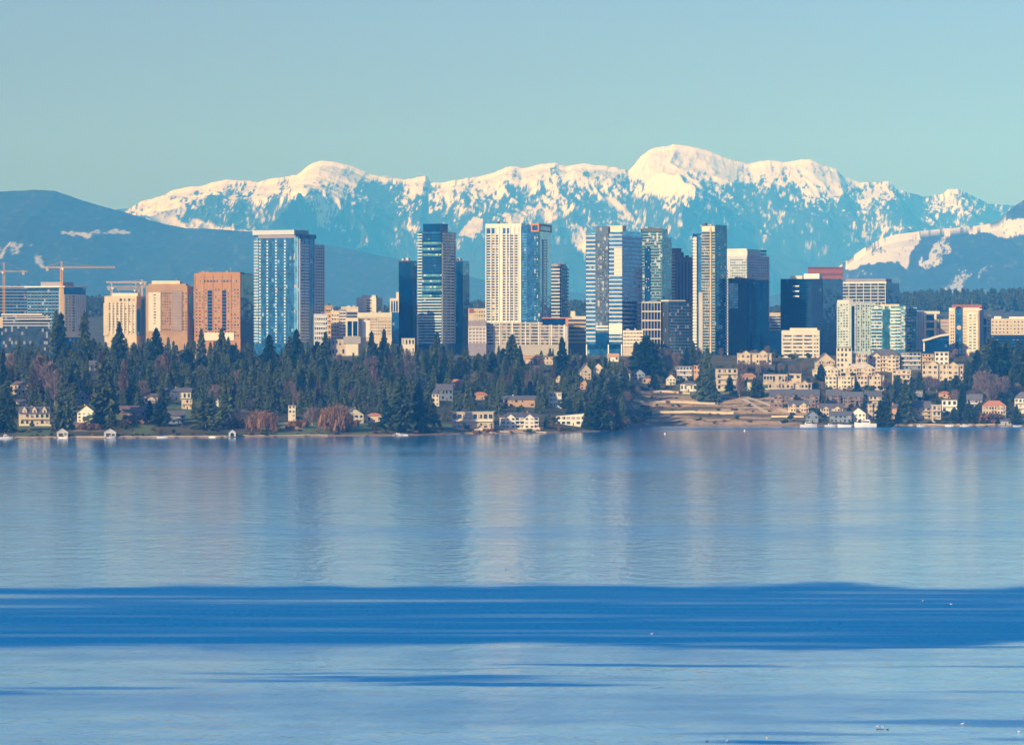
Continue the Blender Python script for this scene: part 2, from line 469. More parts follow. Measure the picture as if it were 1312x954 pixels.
def mountain(name, dist, depth, ridge, px0, px1, ncol, nrow, seed, rough, snowline=None, band=60, fields=(), sparse=0.0):
    px = np.linspace(px0, px1, ncol)
    t = np.concatenate([np.linspace(0, 1, nrow), np.linspace(1.04, 1.6, 8)])
    PX, T = np.meshgrid(px, t)
    Y = dist + (T - 1) * depth
    X = (PX - CX) * dist / F
    ry = np.interp(px, [p for p, _ in ridge], [q for _, q in ridge])
    w = X[0] / 1000.0
    ry = ry + (fbm(w * 1.6, w * 0 + .5, seed + 3, 5, 0.55) - 0.5) * 7 * rough
    top = CAMZ + (HY - ry) / F * dist
    foot = 45.0
    prof = np.where(T <= 1, 0.35 * T + 0.65 * T ** 1.7, 1 - 0.55 * (T - 1))
    Z = foot + (top[None, :] - foot) * prof
    warp = (fbm(X / 2500, Y / 2500, seed + 9, 3) - .5) * 1600
    spur = ridged((X + warp) / 2600, Y / 5200, seed, 6, 0.52) - 0.42
    env = np.clip(np.where(T <= 1, np.sin(np.pi * np.clip(T, 0, 1) ** 1.15) + 0.06, 0.3), 0, 1)
    Z = Z + spur * (top[None, :] - foot) * 0.62 * rough * env
    bound = foot + (top[None, :] - foot) * (0.30 + 0.70 * np.clip(T, 0, 1) ** 0.9)
    soft = 45.0
    Z = np.where(T <= 0.995, bound - soft * np.logaddexp(0, (bound - Z) / soft), Z)
    Z = Z + (ridged(X / 900 + warp / 700, Y / 1300 + X / 2500, seed + 61, 5) - 0.45) * 80 * rough * np.clip(T, 0, 1) * np.clip((0.999 - T) * 12, 0, 1)
    Z = Z + (ridged(X / 143.0 / 1.0 * 0.9, (Y - dist) / 420.0 + 1.5, seed + 5, 4, 0.6) - 0.45) * 3.6 * rough * dist / F * np.clip(T, 0, 1) ** 2
    Z = np.maximum(Z, foot - 30)
    PY = HY - (Z - CAMZ) / Y * F
    PXs = CX + X / Y * F
    me = grid_mesh(name, X, Y, Z, m_mtn)
    # snow: altitude, gullies and clearings
    gy_ = np.gradient(Z, axis=0) / np.maximum(np.gradient(Y, axis=0), 1)
    gx_ = np.gradient(Z, axis=1) / np.gradient(X, axis=1)
    fine = fbm(PXs / 2.9 + PY * .10, PY / 4.6, seed + 21, 5, 0.7)
    patchn = fbm(PXs / 26, PY / 20, seed + 25, 4)
    snow = np.zeros_like(Z)
    if snowline is not None:
        sl = np.interp(PXs, [p for p, _ in snowline], [q for _, q in snowline])
        below = (PY - sl + (patchn - .5) * 26) / band
        cov = np.interp(below, [-0.35, -0.12, 0.0, 0.16, 0.40, 0.72, 1.0], [1.0, 0.94, 0.74, 0.33, 0.15, 0.055, 0.0])
        tone = sstep(0.30, 0.66, fbm(PXs / 48, PY / 34, seed + 27, 3))
        cov = np.where(below > 0, cov * (0.35 + 1.0 * tone), cov)
        rib = ridged(PXs / 5.5 + (patchn - .5) * 5 + PY * .05, PY / 20.0, seed + 29, 4)
        tex = 0.46 * fine + 0.34 * (1 - rib) + 0.20 * patchn - np.clip(gx_ * 0.25, -.08, .08)
        rank = np.empty(tex.size); rank[np.argsort(tex, axis=None)] = np.linspace(0, 1, tex.size)
        u = rank.reshape(tex.shape)
        snow = sstep(-0.10, 0.11, cov - u) * (cov > 0.004)
    wobx = (fbm(PXs / 14, PY / 14, seed + 33, 4) - .5) * 18
    woby = (fbm(PXs / 14, PY / 14, seed + 37, 4) - .5) * 12
    for poly, dens in fields:
        m = inside(PXs + wobx, PY + woby, list(poly))
        snow = np.maximum(snow, np.where(m, sstep(0.70 - dens * .40, 0.80 - dens * .40, fine * .6 + patchn * .4), 0) * min(.85, dens + .15))
    if sparse:
        snow = np.maximum(snow, sstep(0.66, 0.80, fbm(PXs / 7, PY / 4, seed + 51, 4)) * sparse)
    add_attr(me, 'snow', np.clip(snow, 0, 1))
    return structure(name, me)

mountain('snowy_mountains', 40000, 11000,
         [(-700, 330), (-200, 300), (60, 285), (140, 272), (150, 268), (165, 266), (185, 256), (205, 251), (215, 246), (235, 240), (260, 236), (290, 229), (310, 232), (330, 233), (360, 228), (380, 225),
          (395, 213), (412, 207), (428, 208), (445, 212), (462, 218), (480, 224), (500, 231), (520, 232), (545, 228), (552, 238), (575, 236), (590, 233), (612, 228), (632, 222), (655, 213),
          (668, 214), (685, 210), (710, 208), (725, 213), (745, 211), (765, 213), (790, 216), (805, 222), (813, 214), (820, 204), (832, 193), (845, 188), (862, 186), (880, 186), (900, 190),
          (920, 196), (945, 206), (960, 208), (985, 203), (1005, 204), (1022, 202), (1038, 201), (1055, 208), (1072, 213), (1080, 223), (1100, 230), (1125, 231), (1140, 232), (1150, 242),
          (1165, 248), (1185, 254), (1205, 252), (1216, 244), (1228, 243), (1245, 251), (1265, 262), (1290, 262), (1312, 264), (1500, 250), (2000, 300)],
         -420, 1740, 1700, 300, 101, 1.0,
         [(100, 262), (165, 256), (215, 248), (260, 240), (300, 238), (360, 234), (390, 233), (420, 236), (470, 240), (520, 241), (560, 246), (640, 238), (700, 230), (800, 228), (830, 232), (900, 234), (1000, 236), (1060, 240),
          (1100, 238), (1150, 240), (1180, 236), (1225, 247), (1300, 240)], 84,
         [(((160, 266), (230, 282), (300, 292), (330, 297), (250, 297), (205, 288)), 1.0), (((195, 258), (232, 255), (234, 275), (208, 284), (190, 272)), .75),
          (((388, 248), (416, 250), (422, 292), (406, 288), (398, 262)), .8), (((418, 240), (440, 238), (430, 290), (422, 280)), .7), (((600, 278), (622, 281), (605, 308), (588, 300)), .95), (((740, 284), (750, 300), (752, 330), (735, 310)), .95),
          (((770, 252), (800, 262), (815, 285), (790, 275)), .85), (((640, 276), (690, 262), (720, 264), (700, 284), (660, 292)), .65), (((760, 276), (800, 282), (820, 296), (780, 290)), .7)])
mountain('wooded_foothill', 25000, 7000,
         [(-900, 330), (-250, 262), (-60, 246), (0, 245), (25, 243), (45, 242), (70, 243), (82, 247), (100, 254), (120, 260), (145, 267), (165, 272), (190, 281), (212, 287), (240, 292), (265, 292), (300, 295), (330, 297), (380, 306), (430, 316),
          (500, 330), (560, 346), (640, 362), (760, 378), (1000, 390), (1400, 394)],
         -420, 1400, 900, 170, 202, 0.38, None, 60,
         [(((82, 298), (120, 296), (168, 296), (168, 300), (110, 302), (84, 302)), .9), (((-6, 312), (12, 308), (30, 311), (26, 326), (8, 326), (-8, 334)), .55), (((38, 312), (48, 318), (58, 328), (56, 346), (44, 326)), .55),
          (((120, 322), (150, 318), (148, 330), (130, 334)), .2), (((470, 314), (496, 316), (494, 320), (474, 318)), .7), (((500, 317), (520, 318), (518, 321)), .5)], 0.07)
mountain('logged_ridge', 22000, 6000,
         [(560, 430), (820, 412), (940, 395), (1010, 372), (1050, 356), (1072, 344), (1090, 330), (1110, 316), (1130, 306), (1150, 300), (1180, 296), (1215, 293), (1250, 290), (1280, 284), (1290, 272), (1300, 264), (1312, 256), (1360, 240), (1440, 226), (1700, 250), (2100, 330)],
         560, 1900, 900, 170, 303, 0.40, None, 60,
         [(((1076, 346), (1095, 326), (1112, 314), (1128, 303), (1180, 302), (1180, 310), (1168, 324), (1160, 344), (1150, 336), (1120, 340)), 1.0),
          (((1128, 303), (1175, 294), (1240, 288), (1300, 280), (1330, 280), (1310, 300), (1290, 308), (1260, 296), (1200, 300), (1160, 306)), 1.0),
          (((1178, 345), (1192, 322), (1206, 302), (1218, 300), (1212, 320), (1196, 340)), .8), (((1212, 370), (1224, 348), (1246, 346), (1236, 362), (1226, 376)), .55), (((1250, 352), (1272, 338), (1262, 350), (1252, 360)), .6),
          (((1075, 350), (1130, 346), (1150, 350), (1120, 360), (1080, 358)), .35)], 0.08)
# ------------------------------------------------------------------ buildings of the city
white = paint('white_concrete', (0.78, 0.76, 0.66), var=0.08)
cool = paint('pale_grey_panel', (0.52, 0.55, 0.56), var=0.08)
cream = paint('cream_stucco', (0.63, 0.53, 0.36), var=0.10)
pale = paint('ivory_render', (0.70, 0.65, 0.50), var=0.08)
tan = paint('tan_stone', (0.56, 0.42, 0.23), var=0.10)
orange = paint('orange_brick', (0.43, 0.22, 0.085), var=0.12, scale=0.3)
rose = paint('rose_brick', (0.44, 0.28, 0.14), var=0.12)
redp = paint('red_metal', (0.30, 0.105, 0.08), var=0.10)
rust = paint('rust_panel', (0.60, 0.22, 0.09), var=0.10)
maroon = paint('maroon_granite', (0.15, 0.065, 0.085), var=0.10, rough=0.4)
balc = paint('greige_balcony', (0.46, 0.43, 0.36), var=0.1)
grey = paint('grey_concrete', (0.36, 0.36, 0.36), var=0.12)
mauve = paint('mauve_louvre', (0.30, 0.27, 0.30), var=0.10)
dark = paint('dark_metal', (0.05, 0.055, 0.065), var=0.15, rough=0.5)
greenw = paint('pale_green_panel', (0.58, 0.66, 0.60), var=0.06)
g_blue = glass('blue_glass', (0.022, 0.155, 0.39), amount=0.015, blind=(.2,.4,.55))
g_sky = glass('sky_blue_glass', (0.10, 0.36, 0.64), amount=0.05)
g_navy = glass('navy_glass', (0.0, 0.050, 0.170), amount=0.01, blind=(.05, .17, .3))
g_black = glass('black_glass', (0.0, 0.024, 0.095), amount=0.006, blind=(.03, .12, .22), metallic=.12)
g_mid = glass('mid_blue_glass', (0.01, 0.11, 0.26), amount=0.03, blind=(.2, .36, .5))
g_teal = glass('teal_glass', (0.02, 0.13, 0.20), amount=0.07, blind=(.4, .5, .5))
g_slate = glass('slate_glass', (0.07, 0.13, 0.20), amount=0.08)
g_win = glass('window_glass', (0.05, 0.085, 0.12), amount=0.28, blind=(.45, .38, .30), cell=(3.1, 3.3))
g_aqua = glass('aqua_glass', (0.10, 0.30, 0.34), amount=0.20, blind=(.55, .62, .58))

for _m in (g_black, g_navy):
    _m.node_tree.nodes['Principled BSDF'].inputs['Specular IOR Level'].default_value = 0.15

def view_axis(px):
    return math.atan2(px - CX, F)

class Building:
    """A building set out by the sight lines to its corners: front face xl..xc, return face xc..xr (or the return on the left when th < 0)."""
    CAP = 100
    def __init__(s, name, label, cat, xl, xc, xr, ytop, d, th=0.0, depth=30.0, mat=None, group=None, ground=None, body='wall'):
        th = math.radians(th)
        s.d, s.th = d, th
        if abs(th) < 1e-6:
            xc = xr
        s.xl, s.xc, s.xr = xl, xc, xr
        a = -(th + view_axis(0.5 * (xl + xr)))
        s.a = a
        if th >= 0:
            s.W = (xc - xl) * d / F / math.cos(th)
            s.D = (xr - xc) * d / F / math.sin(th) if th > 1e-6 else depth
            corner = Vector((px_to_x(xc, d), d, 0))
            org = corner - Vector((math.cos(a), math.sin(a), 0)) * s.W
        else:
            s.W = (xr - xc) * d / F / math.cos(th)
            s.D = (xc - xl) * d / F / math.sin(-th)
            org = Vector((px_to_x(xc, d), d, 0))
        s.zg = land1(org.x, org.y) if ground is None else ground
        s.o = thing(name, label, cat, (org.x, org.y, s.zg), a, group)
        s.H = s.z(ytop)
        s.count = {}
        s.extra = {}
        if mat is not None:
            block(body, mat, s.o, 0, s.W, 0, s.D, -8, s.H)
    def z(s, y):
        return (HY - y) / F * s.d + CAMZ - s.zg
    def u(s, px, face='F'):
        if s.th >= 0:
            if face == 'F':
                return (px - s.xl) / (s.xc - s.xl) * s.W
            return (px - s.xc) / max(s.xr - s.xc, 1e-6) * s.D
        if face == 'F':
            return (px - s.xc) / (s.xr - s.xc) * s.W
        return (s.xc - px) / (s.xc - s.xl) * s.D
    def put(s, name, mat, face, a, b, z0, z1, o0, o1):
        a, b = min(a, b), max(a, b)
        if face == 'F':
            box = (a, b, -o1, -o0, z0, z1)
        elif face == 'R':
            box = (s.W + o0, s.W + o1, a, b, z0, z1)
        else:
            box = (-o1, -o0, a, b, z0, z1)
        k = s.count.get(name, 0)
        if k < s.CAP:
            s.count[name] = k + 1
            return block(name, mat, s.o, *box)
        s.extra.setdefault((name, mat.name), (mat, MB()))[1].box(*box)
    def panel(s, name, mat, face, px0, px1, ya, yb, out=0.3, o0=0.0):
        return s.put(name, mat, face, s.u(px0, face), s.u(px1, face), s.z(yb), s.z(ya), o0, out)
    def vol(s, name, mat, px0, px1, ya, yb, y0=0.0, y1=None):
        return block(name, mat, s.o, s.u(px0), s.u(px1), y0, s.D if y1 is None else y1, s.z(yb), s.z(ya))
    def bands(s, name, mat, face, px0, px1, ya, yb, n, frac=0.5, out=0.25, o0=0.0):
        za, zb = s.z(ya), s.z(yb)
        p = (za - zb) / n
        for i in range(n):
            z1 = za - i * p
            s.put(name, mat, face, s.u(px0, face), s.u(px1, face), z1 - p * frac, z1, o0, out)
    def fins(s, name, mat, face, px0, px1, ya, yb, n, frac=0.3, out=0.35, o0=0.0):
        a, b = s.u(px0, face), s.u(px1, face)
        if n == 1:
            return s.put(name, mat, face, a, b, s.z(yb), s.z(ya), o0, out)
        p = (b - a) / (n - 1 + frac)
        for i in range(n):
            s.put(name, mat, face, a + i * p, a + i * p + p * frac, s.z(yb), s.z(ya), o0, out)
    def grid(s, name, mat, face, px0, px1, ya, yb, nc, nr, fu=0.55, fz=0.55, out=0.06, skip=0.0, seed=3):
        rnd = random.Random(seed)
        a, b = s.u(px0, face), s.u(px1, face)
        za, zb = s.z(ya), s.z(yb)
        pu, pz = (b - a) / nc, (za - zb) / nr
        for r in range(nr):
            for c in range(nc):
                if skip and rnd.random() < skip:
                    continue
                u0 = a + (c + 0.5 - fu / 2) * pu; z0 = zb + (nr - 1 - r + 0.5 - fz / 2) * pz
                s.put(name, mat, face, u0, u0 + pu * fu, z0, z0 + pz * fz, 0, out)
    def plant(s, mat=None, px0=None, px1=None, h=3.0, inset=3.0):
        """Machine room on the roof."""
        u0 = s.u(px0) if px0 is not None else s.W * .25
        u1 = s.u(px1) if px1 is not None else s.W * .75
        return block('roof_plant', mat or grey, s.o, u0, u1, min(inset, s.D * .3), s.D * .8, s.H, s.H + h)
    def clutter(s, n=4, seed=1, h=2.2):
        rnd = random.Random(seed)
        for i in range(n):
            w = rnd.uniform(1.5, 4.0); dd = rnd.uniform(2, 4)
            x = rnd.uniform(1, max(1.2, s.W - w - 1)); y = rnd.uniform(1, max(1.2, s.D - dd - 1))
            block('vent_box', rnd.choice([grey, cool, dark]), s.o, x, x + w, y, y + dd, s.H, s.H + rnd.uniform(.6, h))
    def done(s):
        if s.o.get('group') == TW:                              # plant on every tower roof
            rnd = random.Random(int(s.xl))
            for i in range(4):
                w = rnd.uniform(2, 5); x = rnd.uniform(.05, .7) * s.W; y = rnd.uniform(.1, .6) * s.D
                block('vent_box', rnd.choice([grey, cool, dark, mauve]), s.o, x, x + w, y, y + 3.5, s.H - .5, s.H + rnd.uniform(.8, 3.4))
            x = rnd.uniform(.3, .7) * s.W
            block('mast', grey, s.o, x, x + .35, s.D * .4, s.D * .4 + .35, s.H, s.H + rnd.uniform(5, 9))
        for (name, _), (mat, mb) in s.extra.items():
            mb.build(name, mat, s.o)['kind'] = 'stuff'
        return s

B = Building
TW = 'skyline towers'

# far left: glass offices behind the cranes
b = B('glass_office', 'low dark blue glass office behind the crane cut off by the frame edge', 'office', -14, 36, 36, 367, 4900, 0, 40, g_mid)
b.bands('spandrel', grey, 'F', -14, 36, 369, 402, 8, 0.22, .3)
b.fins('mullion', g_sky, 'F', -14, 36, 368, 402, 12, 0.16, .45)
b.panel('parapet', cool, 'F', -14, 36, 366.4, 368, .6); b.clutter(3, 2); b.done()
b = B('glass_office', 'glass office with a thin white roof slab behind the tall orange crane', 'office', 35, 82, 110, 368, 4850, 35, 40, g_mid, body='glass_wall')
b.bands('spandrel', grey, 'F', 35, 76, 373, 425, 12, 0.2, .3)
b.fins('mullion', g_sky, 'F', 35, 76, 372, 425, 10, 0.18, .45)
b.panel('corner_pier', grey, 'F', 76, 82, 369, 425, .6)
b.panel('wall', pale, 'R', 82, 110, 377, 432, .5)
b.grid('window', g_win, 'R', 83, 91, 378, 425, 2, 13, .4, .4, .58)
b.grid('window', g_slate, 'R', 92, 96, 378, 425, 1, 13, .8, .6, .6)
b.fins('rib', cool, 'R', 97, 109, 378, 425, 5, .35, .75)
rs = MB(); rs.box(-2.5, b.W + 2.5, -2.5, b.D + 2.5, b.H, b.H + 1.4); rs.build('roof_slab', white, b.o)
block('roof_plant', mauve, b.o, b.u(47), b.u(75), 8, b.D * .7, b.H + 1.4, b.H + 6.2)
b.done()
b = B('podium_building', 'low podium with thin white roof edges in front of the glass offices', 'building', 2, 64, 64, 403, 4720, 0, 25, g_slate, ground=62)
b.panel('roof_edge', white, 'F', 2, 54, 401.8, 403.6, .8); b.panel('roof_edge', white, 'F', 22, 66, 408, 409.4, 3.0)
b.bands('spandrel', cool, 'F', 2, 64, 405, 420, 4, .35, .3); b.panel('wall', cream, 'F', -6, 4, 406, 420, .6); b.done()
# beige towers
b = B('apartment_tower', 'cream ribbed tower with dark slot windows left of the orange tan tower', 'tower', 134, 175, 187, 379, 4800, 12, 30, cream, group=TW)
b.vol('crown', pale, 143, 176, 375.4, 379, 2, 20)
b.panel('corner_wing', cream, 'F', 133, 138, 388, 430, 1.0)
b.fins('pier', pale, 'F', 138, 174, 388, 428, 8, .34, .8)
b.grid('window', g_win, 'F', 152, 174, 382, 386, 4, 1, .55, .8, .08)
b.grid('window', g_win, 'F', 138, 174, 387, 427, 7, 12, .38, .5, .1, .12)
b.panel('dark_slot', g_navy, 'F', 175, 180, 396, 430, .1)  # dark navy glass strip at the right end of the front
b.panel('wall', tan, 'R', 176, 187, 380, 430, .3); b.panel('window_band', g_navy, 'R', 181, 185, 383, 426, .4)
b.clutter(4, 5); b.done()
b = B('apartment_tower', 'orange tan tower with a cream crown and a pale window strip', 'tower', 187, 240, 248, 366, 4780, 8, 30, rose, group=TW)
b.vol('crown', pale, 194, 230, 359.5, 366, 3, 22)
b.vol('crown', rose, 190, 238, 363.5, 366.1, 2, 24)
b.panel('wall', pale, 'F', 190.5, 206, 374.5, 424, .8)
b.grid('window', g_win, 'F', 196, 201, 376, 416, 1, 11, .55, .45, .88)
b.grid('window', g_win, 'F', 207, 220, 374, 424, 4, 14, .42, .5, .08)
b.fins('pier', orange, 'F', 206.5, 220.5, 373, 428, 5, .18, .4)
b.panel('bay', mauve, 'F', 221, 233, 372, 424, .7)
b.bands('balcony', rose, 'F', 220.5, 233.5, 374, 424, 14, .35, 1.1)
b.grid('window', g_win, 'F', 233.5, 240, 374, 424, 2, 14, .45, .5, .08)
b.panel('window_band', g_navy, 'R', 242, 245, 376, 405, .2)
b.done()
b = B('office_building', 'narrow grey office seen between the tan tower and the orange brick block', 'office', 240, 250, 250, 373, 4880, 0, 25, grey)
b.fins('pier', cool, 'F', 240, 250, 374, 405, 3, .35, .4); b.grid('window', g_navy, 'F', 240, 250, 375, 405, 2, 9, .5, .6, .1)
b.panel('glass_wall', g_navy, 'F', 240, 250, 408, 440, .3); b.done()
b = B('brick_office', 'orange brick office block with a grid of windows and a dark glass side', 'office', 249, 308, 326, 350, 4760, 16, 30, orange, group=TW)
b.vol('crown', orange, 254, 307, 348.5, 350.1, 1.5, 20)
b.grid('window', g_win, 'F', 250, 307, 369, 432, 14, 14, .50, .46, .06)
b.grid('window', g_win, 'F', 256, 306, 358.5, 361.5, 12, 1, .6, .9, .06)
b.bands('ledge', rose, 'F', 249, 308, 371.5, 432, 14, .10, .35)
b.fins('pier', orange, 'F', 249, 308, 352, 432, 6, .07, .55)
b.panel('window_band', g_navy, 'F', 266, 272, 372, 424, .1); b.panel('window_band', g_navy, 'F', 284, 290, 372, 424, .1)
b.panel('glass_wall', g_black, 'R', 308.4, 326, 351, 440, .3)
b.panel('base_wall', pale, 'F', 262, 300, 426, 436, .9); b.done()

# the pair of flats tower on the left
b = B('residential_tower', 'wide blue tower with white dotted columns and an overhanging grey roof cap', 'tower', 326, 384, 416, 300, 4720, 30, 30, None, group=TW)
block('glass_wall', g_blue, b.o, 0, b.W, 0, b.u(403, 'R'), -8, b.H)
block('side_wing', g_mid, b.o, 2, b.W - .2, b.u(403, 'R'), b.D, -8, b.z(313))
rs = MB(); rs.box(-1.5, b.u(378), -1.8, b.D * .55, b.z(300.4), b.z(294.5)); rs.build('roof_cap', cool, b.o)
rs = MB(); rs.box(b.u(379), b.W + 1.2, -0.5, b.u(404, 'R'), b.z(305.5), b.z(300)); rs.build('roof_cap', g_navy, b.o)
b.panel('attic_band', mauve, 'F', 331, 377, 301, 304.5, .5)
b.fins('edge_column', g_sky, 'F', 326, 331, 304, 440, 1, 1, .5)
b.bands('edge_balcony', cool, 'F', 325.4, 331.6, 308, 440, 34, .35, 1.0)
for cx in (333.2, 342.6, 353.8, 365.2):
    b.panel('column', g_sky, 'F', cx - 1.5, cx + 1.5, 305, 440, .18)
    b.grid('balcony_panel', white, 'F', cx - .8, cx + .8, 307, 440, 1, 33, .95, .36, .5)
b.bands('floor_edge', g_mid, 'F', 332, 376, 306, 440, 33, .16, .24)
b.panel('corner_pier', g_sky, 'F', 377, 381, 303, 440, .6)
b.fins('pier', cool, 'F', 381, 384, 303, 440, 2, .3, .5)
b.panel('glass_strip', g_mid, 'R', 396, 399.5, 306, 440, .3)
b.bands('spandrel', white, 'R', 385, 396, 313, 440, 33, .5, .4)
b.fins('pier', cool, 'R', 384.2, 403, 306, 440, 4, .10, .5)
b.fins('pier', white, 'R', 403.5, 416, 314, 440, 6, .26, .4)
b.bands('spandrel', white, 'R', 403.5, 416, 315, 440, 33, .35, .3)
b.done()

# between the first two towers
for args in ((402, 420, 402, 4640, cool, 'grey white low block below the wide blue tower', 6, 5),
             (416, 426, 391, 4700, rose, 'small rose block with an orange stair head beside the wide blue tower', 4, 6),
             (424, 438, 398, 4680, cream, 'tan block with pale balconies left of the mauve balcony block', 4, 7)):
    x0, x1, yt, d, m, lab, nc, nr = args
    b = B('apartment_block', lab, 'apartment block', x0, x1, x1, yt, d, 0, 22, m)
    b.grid('window', g_win, 'F', x0 + .5, x1 - .5, yt + 3, 436, nc, nr, .55, .5, .08)
    b.bands('balcony', white if m is not rose else cream, 'F', x0 + 2, x1 - 2, yt + 4, 436, nr, .2, .9)
    b.clutter(2, x0); b.done()
b = B('apartment_block', 'mauve block with stacked white balconies left of the blue glazed office', 'apartment block', 434, 444, 444, 396, 4670, 0, 20, mauve)
b.bands('balcony', white, 'F', 435, 443, 399, 434, 9, .35, 1.1); b.grid('window', g_win, 'F', 435, 443, 399, 434, 2, 9, .6, .5, .08); b.done()
b = B('apartment_block', 'cream flat topped block behind the mauve balcony block', 'apartment block', 437, 459, 459, 393, 4760, 0, 24, pale)
b.panel('window_band', g_slate, 'F', 443, 458, 400, 407, .1); b.bands('ledge', cream, 'F', 437, 459, 394, 408, 3, .2, .4); b.clutter(3, 8); b.done()
b = B('apartment_block', 'cream block with dark recessed balconies and a rooftop penthouse', 'apartment block', 457, 482, 490, 381, 4800, 14, 24, pale)
b.vol('penthouse', cool, 463, 481, 378, 381, 2, 12)
b.grid('window', g_win, 'F', 469, 477, 383, 400, 1, 5, .8, .5, .1); b.bands('balcony', cool, 'F', 457.5, 465, 383, 402, 5, .3, .8)
b.grid('window', g_win, 'R', 483, 489, 383, 400, 2, 5, .5, .5, .1); b.bands('balcony', white, 'R', 486, 490, 384, 402, 5, .25, .8); b.done()
b = B('office_building', 'pale office with two tall dark blue glass bays', 'office', 443, 459, 459, 407, 4650, 0, 22, pale)
b.fins('glass_bay', g_navy, 'F', 445.2, 457.8, 411.5, 430.5, 2, .78, .2); b.panel('base_wall', grey, 'F', 440, 462, 431, 440, .8); b.done()
b = B('office_building', 'broad cream office with a blank pale wall and a deep roof band', 'office', 458, 502, 502, 401, 4660, 0, 28, cream)
b.panel('roof_band', pale, 'F', 458, 502, 400.4, 406.5, .6); b.panel('blank_wall', white, 'F', 464, 474, 410, 432, .4)
b.grid('window', g_win, 'F', 475, 501, 410, 430, 9, 5, .6, .35, .08); b.panel('window_band', g_win, 'F', 459, 483, 408.3, 410, .1)
b.fins('pier', pale, 'F', 484, 501.5, 407, 431, 5, .12, .5); b.clutter(4, 12); b.done()
b = B('office_building', 'slim cream building with three tall slots beside the navy glass tower', 'office', 499.5, 511, 511, 382, 4720, 0, 20, pale)
b.fins('slot_window', g_navy, 'F', 501.2, 509.5, 385.5, 399.5, 3, .62, .12); b.vol('stair_head', pale, 507.5, 511, 374, 382, 1, 10)
b.panel('glass_wall', g_blue, 'F', 501.5, 511, 400, 440, .3); b.done()

# navy tower pair with the round residential tower
b = B('glass_tower', 'navy glass slab tower left of the rounded residential tower', 'tower', 511, 526, 534, 334, 4900, 30, 30, g_navy, group=TW, body='glass_wall')
b.panel('glass_wall', g_mid, 'R', 526.2, 534, 335, 356, .3); b.fins('mullion', g_mid, 'F', 511, 526, 335, 440, 6, .06, .3)
b.vol('low_wing', g_black, 519, 531, 356, 440, -3.5, 2); b.bands('parapet', dark, 'F', 510.6, 526.2, 333.6, 335, 1, 1, .5); b.done()
b = B('residential_tower', 'rounded dark tower with bright bands right of the navy slab', 'tower', 534, 566, 586, 297, 4760, 24, 30, None, group=TW)
bev = 5.0
sl = MB(); sl.slab([(0, bev), (bev * .3, bev * .3), (bev, 0), (b.W - 2, 0), (b.W, 2), (b.W, b.D - 4), (b.W - 3, b.D), (0, b.D)], -8, b.H); sl.build('glass_wall', g_mid, b.o)
sl = MB(); sl.slab([(b.u(541), 2), (b.W - 2, 1.2), (b.W - 1, b.D * .45), (b.u(541), b.D * .5)], b.H, b.z(286.5)); sl.build('crown', g_navy, b.o)
rnd = random.Random(4)
for i in range(38):
    y0 = 299 + i * 3.75
    if i < 22:
        if i in (3, 5, 7, 14, 16, 18, 19, 21):
            b.panel('aqua_band', g_aqua, 'F', 541, 566, y0, y0 + 2.0, .5)  # some floors carry a paler aqua glass band
        else:
            b.panel('window_band', g_navy, 'F', 542, 566, y0, y0 + 3.0, .3)
    else:
        b.panel('spandrel', greenw, 'F', 536, 566, y0, y0 + (1.3 if rnd.random() < .8 else 2.2), .4)
    b.panel('edge_balcony', greenw, 'F', 535.2, 541, y0, y0 + 1.6, .9)
    b.panel('spandrel', pale, 'R', 567, 582, y0, y0 + 1.5, .4)
b.fins('pier', cool, 'R', 566.2, 583, 312, 440, 4, .08, .5)
b.done()
b = B('glass_tower', 'teal and navy glass tower partly hidden right of the rounded tower', 'tower', 576, 592, 601, 334, 4950, 20, 30, g_mid, group=TW, body='glass_wall')
b.panel('glass_wall', g_teal, 'R', 592.3, 601, 335, 352, .3); b.panel('glass_wall', g_black, 'R', 592.3, 601, 352, 440, .5); b.panel('glass_wall', g_black, 'F', 586, 592, 349, 440, .6)
b.bands('parapet', dark, 'F', 576, 592, 333.5, 335, 1, 1, .4); b.done()
b = B('apartment_block', 'cream and red topped block between the teal tower and the white tower', 'apartment block', 600, 623, 623, 395, 4900, 0, 24, cream)
b.panel('wall', redp, 'F', 601, 607, 395.5, 401, .4); b.bands('ledge', pale, 'F', 600, 623, 402, 412, 3, .3, .6); b.grid('window', g_win, 'F', 607, 622, 397, 412, 5, 3, .5, .4, .1); b.done()
b = B('apartment_block', 'low white and mauve gridded block at the foot of the white tower', 'apartment block', 600, 623, 623, 411, 4680, 0, 20, mauve)
b.bands('spandrel', white, 'F', 600, 623, 419, 440, 5, .3, .4); b.fins('pier', white, 'F', 600, 623, 419, 440, 6, .2, .55); b.panel('roof_edge', cream, 'F', 600, 623, 418, 420, .8); b.done()

# the white tower
b = B('residential_tower', 'white framed tower with rows of windows and a blue glass half', 'tower', 622, 690, 707, 287, 4780, 12, 30, None, group=TW)
block('wall', white, b.o, 0, b.u(668), 0, b.D, -8, b.z(290))
block('glass_wall', g_blue, b.o, b.u(668) + .02, b.W, 1.0, b.D, -8, b.z(288.5))
b.panel('parapet', white, 'F', 622, 668, 286.4, 291, .5, -3)
for k, x in enumerate((622, 628.5, 634, 638.5, 643, 648, 652.5, 658, 663.5, 666.6)):
    b.panel('pier', white, 'F', x, x + (1.2 if k != 5 else 1.6), 291, 440, .7)
for a_, c_, nm in ((623.6, 628.4, g_mid), (630.2, 633.8, g_win), (635.6, 638.4, g_slate), (643.2, 647.8, g_slate), (650, 652.4, g_slate), (654, 657.8, g_slate), (660, 663.4, g_slate)):
    b.grid('window', nm, 'F', a_, c_, 300, 411, 1, 32, .98, .66, .12)
for a_, c_ in ((623.6, 634), (644, 653)):
    b.panel('sky_lounge', g_blue, 'F', a_, c_, 292, 299, .3)
